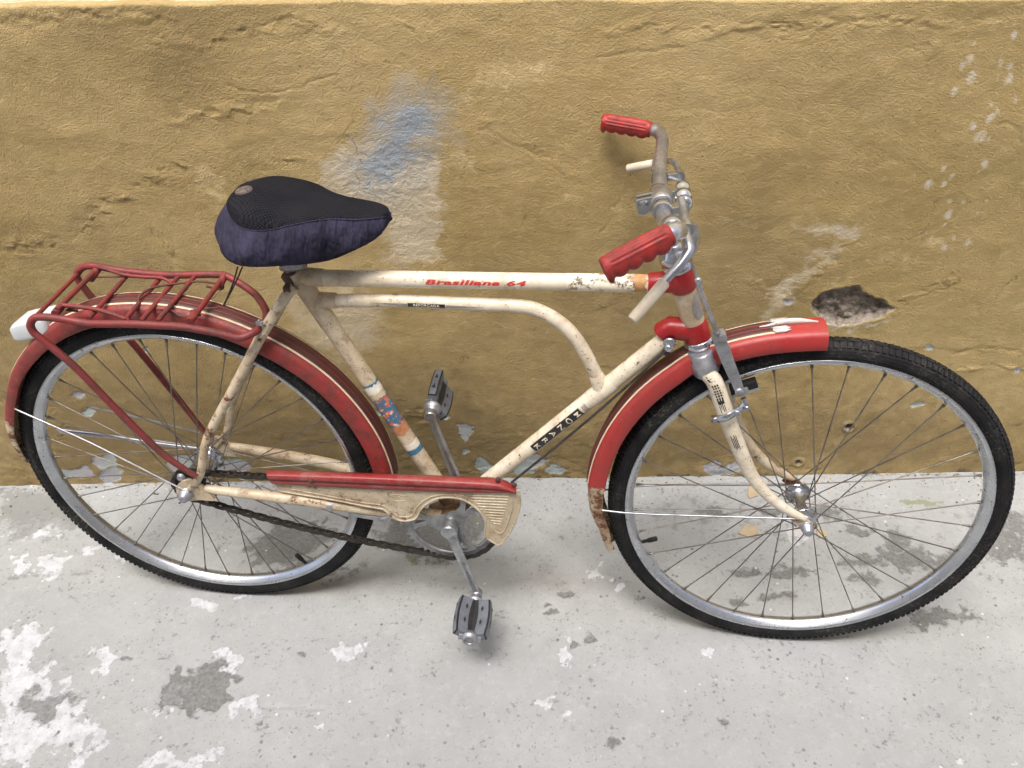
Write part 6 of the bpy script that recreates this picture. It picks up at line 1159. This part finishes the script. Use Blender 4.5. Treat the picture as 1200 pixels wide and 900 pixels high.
# transmission ---------------------------------------------------
WC = 0.043
NT = 44; RP = 0.0855
mb = MB(); prof = []
for k in range(NT):
    for f_, r in ((0.0, RP - 0.003), (0.22, RP - 0.003), (0.40, RP + 0.0042), (0.60, RP + 0.0042), (0.78, RP - 0.003)):
        t = 2 * math.pi * (k + f_) / NT; prof.append((r * math.cos(t), r * math.sin(t)))
n = len(prof); ri = RP - 0.012
inner = [(ri * math.cos(math.atan2(y, x)), ri * math.sin(math.atan2(y, x))) for x, y in prof]
vs = []
for w in (WC - 0.0012, WC + 0.0012): vs += [(x + B_[0], y + B_[1], w) for x, y in prof] + [(x + B_[0], y + B_[1], w) for x, y in inner]
fs = []
for i in range(n):
    j = (i + 1) % n
    fs += [(i, j, 2 * n + j, 2 * n + i), (n + i, 3 * n + i, 3 * n + j, n + j), (2 * n + i, 2 * n + j, 3 * n + j, 3 * n + i), (i, n + i, n + j, j)]
mb.add(vs, fs, False)
# raised inner rib and three spider arms, each an open triangle
rings = []
for k in range(72):
    t = 2 * math.pi * k / 72
    rings.append([(B_[0] + r * math.cos(t), B_[1] + r * math.sin(t), w) for r, w in ((ri - .004, WC - .002), (ri + .001, WC - .002), (ri + .001, WC + .003), (ri - .004, WC + .003))])
mb.rings(rings, True, False)
for ang in (52, 172, 292):
    ca_, sa_ = math.cos(R(ang)), math.sin(R(ang))
    tr = lambda x, y: (B_[0] + x * ca_ - y * sa_, B_[1] + x * sa_ + y * ca_)
    for sg in (-1, 1):
        pl = [(0.012, 0), (0.045, 0), (0.064, 0.0105), (0.072, 0.027), (0.0665, 0.029), (0.056, 0.0165), (0.044, 0.0115), (0.031, 0.0125), (0.020, 0.019), (0.010, 0.018)]
        mb.prism([tr(x, sg * y) for x, y in pl][::sg], WC - 0.001, WC + 0.003)
    mb.prism([tr(x, y) for x, y in ((0.0638, -0.0104), (0.0638, 0.0104), (0.0715, 0.0265), (0.0735, 0.012), (0.0745, 0), (0.0735, -0.012), (0.0715, -0.0265))], WC - 0.0012, WC + 0.0028)
mb.lathe((B_[0], B_[1], 0.032), (0, 0, 1), [(0, 0.020), (0.010, 0.021), (0.0125, 0.021), (0.0135, 0.0150)], 26)
part(mb, 'chainring', M['ring'])
# rear sprocket
mb = MB(); RS = 0.0320; prof = []
for k in range(18):
    for f_, r in ((0.0, RS - 0.004), (0.3, RS - 0.003), (0.45, RS + 0.004), (0.6, RS + 0.004), (0.75, RS - 0.003)):
        t = 2 * math.pi * (k + f_) / 18; prof.append((r * math.cos(t), r * math.sin(t)))
mb.prism(prof, WC - 0.0012, WC + 0.0012).lathe((0, 0, 0.03), (0, 0, 1), [(0, 0.026), (0.010, 0.026), (0.016, 0.018), (0.022, 0.014)], 24)
part(mb, 'sprocket', M['dark_metal'])
# chain: loop round ring and sprocket, link by link
path = []
dvec = Vector((B_[0], B_[1])); Ld = dvec.length; th0 = math.atan2(B_[1], B_[0]); be = math.acos((RP - RS) / Ld)
def arc(c, r, a0, a1, k): return [(c[0] + r * math.cos(a0 + (a1 - a0) * i / k), c[1] + r * math.sin(a0 + (a1 - a0) * i / k)) for i in range(k + 1)]
a_top, a_bot = th0 + math.pi - be, th0 - math.pi + be
path += arc(B_, RP, a_top, a_bot - 0.0, 60) if a_bot < a_top else []
bot_end = path[-1]; s_start = (RS * math.cos(a_bot), RS * math.sin(a_bot))
for k in range(1, 30):
    f_ = k / 30
    path.append((bot_end[0] * (1 - f_) + s_start[0] * f_, bot_end[1] * (1 - f_) + s_start[1] * f_ - 0.012 * math.sin(math.pi * f_)))
path += arc((0, 0), RS, a_bot + 2 * math.pi, a_top, 40) if False else arc((0, 0), RS, a_bot, a_top - 2 * math.pi, 40)
top0 = path[0]; s_end = path[-1]
for k in range(1, 30):
    f_ = k / 30; path.append((s_end[0] * (1 - f_) + top0[0] * f_, s_end[1] * (1 - f_) + top0[1] * f_))
path.append(path[0])
tot = sum(math.dist(a, b) for a, b in zip(path[:-1], path[1:])); NL = 2 * int(round(tot / 0.0127 / 2))
pins = resample(path, NL + 1)[:-1]
mb = MB()
for i in range(NL):
    a, b = Vector((*pins[i], 0)), Vector((*pins[(i + 1) % NL], 0)); d = (b - a).normalized(); nrm = Vector((-d.y, d.x, 0))
    wo = 0.0042 if i % 2 else 0.0026
    for s in (-1, 1):
        ol = []
        for c_, sg in ((a, -1), (b, 1)):
            for q in range(5):
                t = R(90 - 45 * q) ; ol.append(c_ + 0.0043 * (sg * d * math.cos(t) + nrm * math.sin(t) * sg * 1.0))
        ol = [p_ + Vector((0, 0, WC + s * wo)) for p_ in ol]
        ol2 = [p_ + Vector((0, 0, s * 0.001)) for p_ in ol]; k = len(ol)
        mb.add(ol + ol2, [tuple(range(k)), tuple(range(k, 2 * k))] + [(j, (j + 1) % k, k + (j + 1) % k, k + j) for j in range(k)], False)
    mb.lathe(a + Vector((0, 0, WC - 0.0055)), (0, 0, 1), [(0, 0.0020), (0.011, 0.0020)], 6)
    mb.lathe(a + Vector((0, 0, WC - 0.002)), (0, 0, 1), [(0, 0.0038), (0.004, 0.0038)], 8)
part(mb, 'chain', M['dark_metal'])
# cranks and pedals
ca = -1.321
cd = Vector((math.cos(ca), math.sin(ca), 0))
pedal_meshes = None
def pedal(base, axis, roll, fr, crank):
    """built along +Z from its inner end, then turned; parts: body, rubbers, plates"""
    Zv = Vector(axis).normalized(); X0 = Vector((1, 0, 0)); X0 = (X0 - Zv * X0.dot(Zv)).normalized(); Y0 = Zv.cross(X0)
    m3 = Matrix((X0, Y0, Zv)).transposed().to_4x4() @ Matrix.Rotation(roll, 4, 'Z')
    ped = MB().lathe((0, 0, -0.004), (0, 0, 1), [(0, 0.0085), (0.006, 0.0085), (0.007, 0.011), (0.014, 0.0165), (0.016, 0.0165), (0.018, 0.0085), (0.090, 0.0085), (0.089, 0.0150), (0.097, 0.0150), (0.099, 0.0130), (0.1025, 0.0120), (0.1026, 0.009), (0.1000, 0.0085)], 20)
    for z in (0.012, 0.091): ped.box((0, 0, z), (1, 0, 0), (0, 1, 0), (0, 0, 1), 0.020, 0.0070, 0.0018, 0.15)
    ped = ped.build('pedal', M['dull_metal'], bike, MR @ Matrix.Translation(base) @ m3)
    for s in (-1, 1):
        rings_o = []; 
        tl_ = Matrix.Rotation(s * R(20), 4, 'Z')
        def block(x0, x1, y0, y1, m_, name, z0=0.0125, z1=0.0905, bul=0.0035):
            rr2 = []
            for k in range(9):
                t = k / 8; b_ = bul * math.sin(math.pi * t)
                e0 = 0.94 if k in (0, 8) else 1
                rr2.append([tl_ @ Vector(p_) for p_ in (((s * (x0)), y0 * e0, z0 + (z1 - z0) * t), (s * (x1 + b_), y0 * e0, z0 + (z1 - z0) * t), (s * (x1 + b_), y1 * e0, z0 + (z1 - z0) * t), (s * x0, y1 * e0, z0 + (z1 - z0) * t))])
            return MB().rings(rr2, False, True, False).build(name, m_, ped)
        block(0.0010, 0.0085, -0.0100, 0.0100, M['pad'], 'pedal_rubber')
        block(0.0272, 0.0305, -0.0080, 0.0080, M['pad'], 'pedal_rubber')
        block(0.0086, 0.0271, -0.0085, 0.0085, M['grey_plate'], 'pedal_plate')
        block(0.0306, 0.0313, -0.0058, 0.0058, M['grey_plate'], 'pedal_plate')
        mk = MB()
        for z_m in (0.034, 0.064):
            mk.add([tl_ @ Vector((s * (0.0350), dy, z_m + dz)) for dy, dz in ((-0.0036, -0.006), (0.0036, -0.006), (0, 0.008))], [(0, 1, 2)], False)
        mk.build('plate_slot', M['pad'], ped)
        for sy in (-1, 1):
            mk = MB()
            for z_m in (0.034, 0.064):
                mk.add([tl_ @ Vector((s * (0.0183 + dx), sy * 0.0088, z_m + dz)) for dx, dz in ((-0.0028, 0), (0, -0.007), (0.0028, 0), (0, 0.007))], [(0, 1, 2, 3)], False)
            mk.build('plate_slot', M['pad'], ped)
    return ped
for s, roll in ((1, R(-10)), (-1, R(-108))):
    e_ = BBv + s * cd * 0.170
    mb = MB(); rings = []
    for k in range(17):
        f_ = k / 16
        p_ = BBv.lerp(e_, f_); p_.z = s * (0.0600 - 0.0010 * f_)
        hw_ = 0.0105 * (1 - f_) + 0.0068 * f_ + 0.004 * max(0, 1 - f_ * 8) + 0.0022 * max(0, (f_ - 0.93) / 0.07); tk = 0.0062
        nrm = Vector((-cd.y, cd.x, 0))
        rings.append([p_ + nrm * hw_ * math.cos(t) * (1) + Vector((0, 0, tk * math.sin(t))) for t in [2 * math.pi * j / 12 for j in range(12)]])
    mb.rings(rings, False, True)
    mb.lathe(BBv + Vector((0, 0, s * 0.046)), (0, 0, s), [(0, 0.014), (0.003, 0.0150), (0.020, 0.0150), (0.0225, 0.0130), (0.0235, 0.008)], 24)
    mb.lathe(Vector((e_.x, e_.y, s * 0.055)), (0, 0, s), [(-0.003, 0.0095), (-0.002, 0.0105), (0.011, 0.0105), (0.012, 0.009)], 18)
    ck = part(mb, 'crank', M['crank'])
    pedal((e_.x, e_.y, s * 0.069), (-0.0 * s, 0.0, s), roll, MR, ck)

# chain guard ----------------------------------------------------
WG = 0.056
gpoly = [(0.1603,0.0285,0.056),(0.2608,0.0282,0.056),(0.3636,0.0282,0.056),(0.4987,0.0304,0.056),(0.5571,0.0331,0.056),(0.5927,0.0388,0.056),(0.5957,0.0134,0.056),(0.5925,-0.0096,0.056),(0.5858,-0.0362,0.056),(0.5759,-0.0636,0.056),(0.5646,-0.0838,0.056),(0.5569,-0.0967,0.056),(0.55,-0.0935,0.056),(0.5372,-0.0835,0.056),(0.5315,-0.0742,0.056),(0.5311,-0.061,0.056),(0.5334,-0.0459,0.056),(0.5298,-0.0268,0.056),(0.5199,-0.0101,0.056),(0.5098,0.0007,0.056),(0.4997,0.0085,0.056),(0.4851,0.0132,0.056),(0.4683,0.0138,0.056),(0.4511,0.0103,0.056),(0.4354,-0.0004,0.056),(0.4238,-0.0122,0.056),(0.4167,-0.0243,0.056),(0.4123,-0.0351,0.056),(0.406,-0.0427,0.056),(0.3947,-0.0471,0.056),(0.3815,-0.048,0.056),(0.3698,-0.0429,0.056),(0.3603,-0.0329,0.056),(0.3535,-0.0234,0.056),(0.3409,-0.0202,0.056),(0.3152,-0.0162,0.056),(0.2813,-0.0092,0.056),(0.2387,-0.0017,0.056),(0.2003,0.0038,0.056),(0.1706,0.0093,0.056)]
gpoly = [tuple(p_) for p_ in gpoly]
cg = part(MB().prism(gpoly, WG - 0.0016, WG), 'chain_guard', M['cream_guard'])
# rolled lip along the lower edge and a raised inner line
lip = [Vector((p_[0], p_[1], WG)) for p_ in gpoly[5:]]
part(MB().tube(lip, 0.0017, 8, sub=2), 'guard_lip', M['cream_guard'], cg)
rel = [(0.1935,0.0148,0.056),(0.2569,0.003,0.056),(0.3162,-0.0086,0.056),(0.3505,-0.012,0.056),(0.3617,-0.02,0.056),(0.3721,-0.0327,0.056),(0.3846,-0.0383,0.056),(0.4001,-0.036,0.056),(0.4076,-0.0255,0.056),(0.4164,-0.008,0.056),(0.4318,0.0079,0.056),(0.4517,0.0183,0.056),(0.473,0.022,0.056),(0.494,0.0211,0.056),(0.5144,0.0078,0.056),(0.5306,-0.0082,0.056),(0.5392,-0.0278,0.056),(0.5399,-0.0454,0.056),(0.548,-0.0597,0.056),(0.5607,-0.066,0.056),(0.5697,-0.0492,0.056),(0.5767,-0.0223,0.056),(0.5822,0.004,0.056),(0.5797,0.0235,0.056)]
part(MB().tube([(p_[0], p_[1], WG + 0.0002) for p_ in rel], 0.0013, 6, sub=3), 'guard_bead', M['cream_guard'], cg)
mb = MB()
for k in range(11):
    f_ = k / 10
    xa, xb = 875 + 105 * f_ ** 0.8, 1042 - 22 * f_ - (10 if k > 8 else 0)
    y = 424 + 120 * f_
    pa = Vector((0.5045,0.0218,0.056)).lerp(Vector((0.5473,-0.0419,0.056)), f_ ** 1.0); pb = Vector((0.5759,0.0232,0.056)).lerp(Vector((0.56,-0.0439,0.056)), f_)
    mb.tube([pa, pb], 0.0015, 6, smooth_path=False)
part(mb, 'guard_ribs', M['cream_guard'], cg)
# embossed oval mark on the guard
ov = Vector((0.3806,0.0073,0.056))
mb = MB().tube([ov + Vector((0.017 * math.cos(t), 0.0075 * math.sin(t), 0.0003)) for t in np.linspace(0, 2 * math.pi, 19)[:-1]], 0.0007, 6, closed=True, sub=2)
mb.tube([ov + Vector((0.011 * x, 0.003 * math.sin(x * 7), 0.0003)) for x in np.linspace(-1, 1, 16)], 0.0007, 6, sub=2)
mb.tube([ov + Vector((0.006 * x, 0.0125 + 0.002 * math.cos(x * 9), 0.0003)) for x in np.linspace(-1, 1, 9)], 0.0007, 6, sub=2)
part(mb, 'emblem', M['cream_worn'], cg)
# the red rolled top
fe = smooth_poly([(0.1563,0.0504,0.062),(0.2663,0.0529,0.062),(0.3678,0.0544,0.062),(0.5173,0.0541,0.062),(0.5542,0.0521,0.062),(0.5745,0.0464,0.062),(0.5875,0.0395,0.062)], 6)
be_ = smooth_poly([(0.1609,0.0281,0.058),(0.2613,0.0278,0.058),(0.364,0.0278,0.058),(0.5073,0.0305,0.058),(0.5532,0.033,0.058),(0.578,0.0341,0.058),(0.5887,0.0343,0.058)], 6)
te = smooth_poly([(0.1446,0.0438,0.04),(0.259,0.0464,0.04),(0.3621,0.0478,0.04),(0.5142,0.0502,0.04),(0.5559,0.0495,0.04),(0.5785,0.0388,0.04),(0.5932,0.0245,0.044)], 6)
rings = []
for f0, b0, t0 in zip(fe, be_, te):
    h_ = (f0 - b0)
    rings.append([t0, t0.lerp(f0, 0.55) + Vector((0, 0.0035, 0)), f0 + Vector((0, 0.0008, -0.001)), f0 - h_ * 0.06 + Vector((0, 0, 0.0012)), b0 + h_ * 0.62 + Vector((0, 0, 0.0035)), b0 + h_ * 0.50 + Vector((0, 0, 0.0)), b0 + h_ * 0.38 + Vector((0, 0, 0.0035)), b0 + Vector((0, 0, 0.002)), b0 + Vector((0, 0, 0.0)), f0 - h_ * 0.1 + Vector((0, 0, -0.003)), t0 + Vector((0, -0.0015, 0))])
part(MB().rings(rings, False, True), 'guard_top', M['red_guard'], cg)
for p_ in [(0.2343,0.0456,0.066),(0.5577,0.0586,0.055),(0.5849,0.0438,0.05)]: part(MB().lathe(p_, (0, 0.4, 1) , [(-0.004, 0.0042), (0.001, 0.0042), (0.002, 0.0025)], 10), 'guard_bolt', M['maroon'], cg)
part(MB().box(Vector((0.3186,-0.0487,0.05)), (0.985, -0.17, 0), (0.17, 0.985, 0), (0, 0, 1), 0.034, 0.0045, 0.0016, 0.2).tube([(0.3434,-0.0529,0.05),(0.356,-0.0461,0.05),(0.3604,-0.0367,0.05)], 0.0035, 8), 'guard_bracket', M['dull_metal'])
part(MB().lathe(Vector((0.2541,-0.0238,0.049)) + Vector((-0.004, 0, 0)), (0.985, -0.17, 0), [(0, 0.0118), (0.001, 0.0124), (0.009, 0.0124), (0.010, 0.0118)], 16), 'stay_clip', M['dull_metal'])

# ------------------------------------------------------------------ things of their own
MW = bike.matrix_world @ MR
cordp = [MW @ Vector(p_) for p_ in [(0.1572,0.4129,-0.01),(0.1436,0.3861,-0.012),(0.1273,0.3587,-0.015),(0.1125,0.3371,-0.018),(0.0972,0.3179,-0.02)]]
mb = MB().tube(cordp, 0.0013, 8, sub=5).tube([MW @ Vector(p_) for p_ in [(0.1645,0.4131,-0.01),(0.1503,0.3904,-0.012),(0.1301,0.3609,-0.015),(0.1111,0.336,-0.016),(0.105,0.3356,-0.018)]], 0.0013, 8, sub=5)
mb.tube([MW @ Vector(p_) for p_ in [(0.1057,0.3334,-0.018),(0.1149,0.3369,-0.01),(0.1057,0.3283,-0.02),(0.1027,0.3326,-0.02)]], 0.0016, 8, sub=4)
tag(mb.build('cord', M['cable']), 'thin black cord hanging from the saddle and tied to the luggage rack', 'cord')
def chip_thing(poly, th, m, label, rz=0.0, tilt=0.0):
    c_ = np.mean(poly, 0); pts = [(x - c_[0], y - c_[1]) for x, y in poly]
    ol = []
    for i in range(len(pts)):
        a, b = pts[i], pts[(i + 1) % len(pts)]
        for f_ in (0, 0.33, 0.66): ol.append((a[0] * (1 - f_) + b[0] * f_ + random.uniform(-1, 1) * 0.0008, a[1] * (1 - f_) + b[1] * f_ + random.uniform(-1, 1) * 0.0008))
    n = len(ol); vs = []
    for k, (z, s) in enumerate(((0, 0.96), (th * 0.6, 1.0), (th, 0.94))):
        vs += [(x * s, y * s, z + tilt * x + random.uniform(-1, 1) * 0.0004) for x, y in ol]
    fs = [tuple(range(n))[::-1], tuple(range(2 * n, 3 * n))]
    for k in range(2): fs += [(k * n + i, k * n + (i + 1) % n, (k + 1) * n + (i + 1) % n, (k + 1) * n + i) for i in range(n)]
    o = MB().add(vs, fs, False).build('plaster_flake', m)
    o.location = (c_[0], c_[1], 0.0015 + 0.0058 * min(1, -c_[1] / 0.22) ** 1.3)
    return tag(o, label, 'plaster flake', 'plaster flakes fallen on the pavement behind the front wheel')
chip_thing([(0.5074,-0.0429),(0.523,-0.035),(0.5311,-0.0514),(0.5242,-0.0727),(0.503,-0.0803),(0.5009,-0.0723)], 0.004, M['plaster_chip'], 'small ochre plaster flake on the pavement just behind the front fork leg')
chip_thing([(0.4534,-0.1852),(0.4736,-0.1612),(0.4986,-0.1665),(0.4973,-0.1883),(0.473,-0.1975)], 0.005, M['plaster_chip'], 'largest ochre plaster flake on the pavement below the long mudguard stay')
chip_thing([(0.6241,-0.1783),(0.6384,-0.1737),(0.6459,-0.1859),(0.6406,-0.1978),(0.6227,-0.2022)], 0.004, M['plaster_chip'], 'ochre plaster flake on the pavement right of the front axle nut')
chip_thing([(0.5755,-0.1727),(0.5977,-0.173),(0.6059,-0.19),(0.5898,-0.2017),(0.5709,-0.1967)], 0.003, M['chip_pale'], 'pale whitish plaster flake on the pavement directly below the front axle')

mb = MB()
for k in range(520):
    x = random.uniform(-1.36, 1.26); y = -abs(random.gauss(0, 0.020)) - 0.004
    if random.random() < 0.25: y -= random.uniform(0, 0.12)
    r = random.uniform(0.0009, 0.0030) * (1.5 if random.random() < 0.07 else 1)
    vs = [Vector((random.gauss(0, 1), random.gauss(0, 1), random.gauss(0, 1))).normalized() for _ in range(3)]
    bm = bmesh.new(); bmesh.ops.create_icosphere(bm, subdivisions=1, radius=1.0)
    pv = [(x + v.co.x * r * random.uniform(.6, 1.3), y + v.co.y * r * random.uniform(.6, 1.3), 0.0008 + 0.0058 * min(1, -y / 0.22) ** 1.3 + r * .35 + v.co.z * r * random.uniform(.5, .9)) for v in bm.verts]
    mb.cur = random.choice((0, 0, 1, 2))
    mb.add(pv, [tuple(v.index for v in f.verts) for f in bm.faces], False); bm.free()
tag(mb.build('plaster_crumbs', [M['plaster_chip'], M['chip_pale'], M['crumb_dark']]), 'scattered plaster crumbs and grit along the foot of the wall', 'crumbs', kind='stuff')
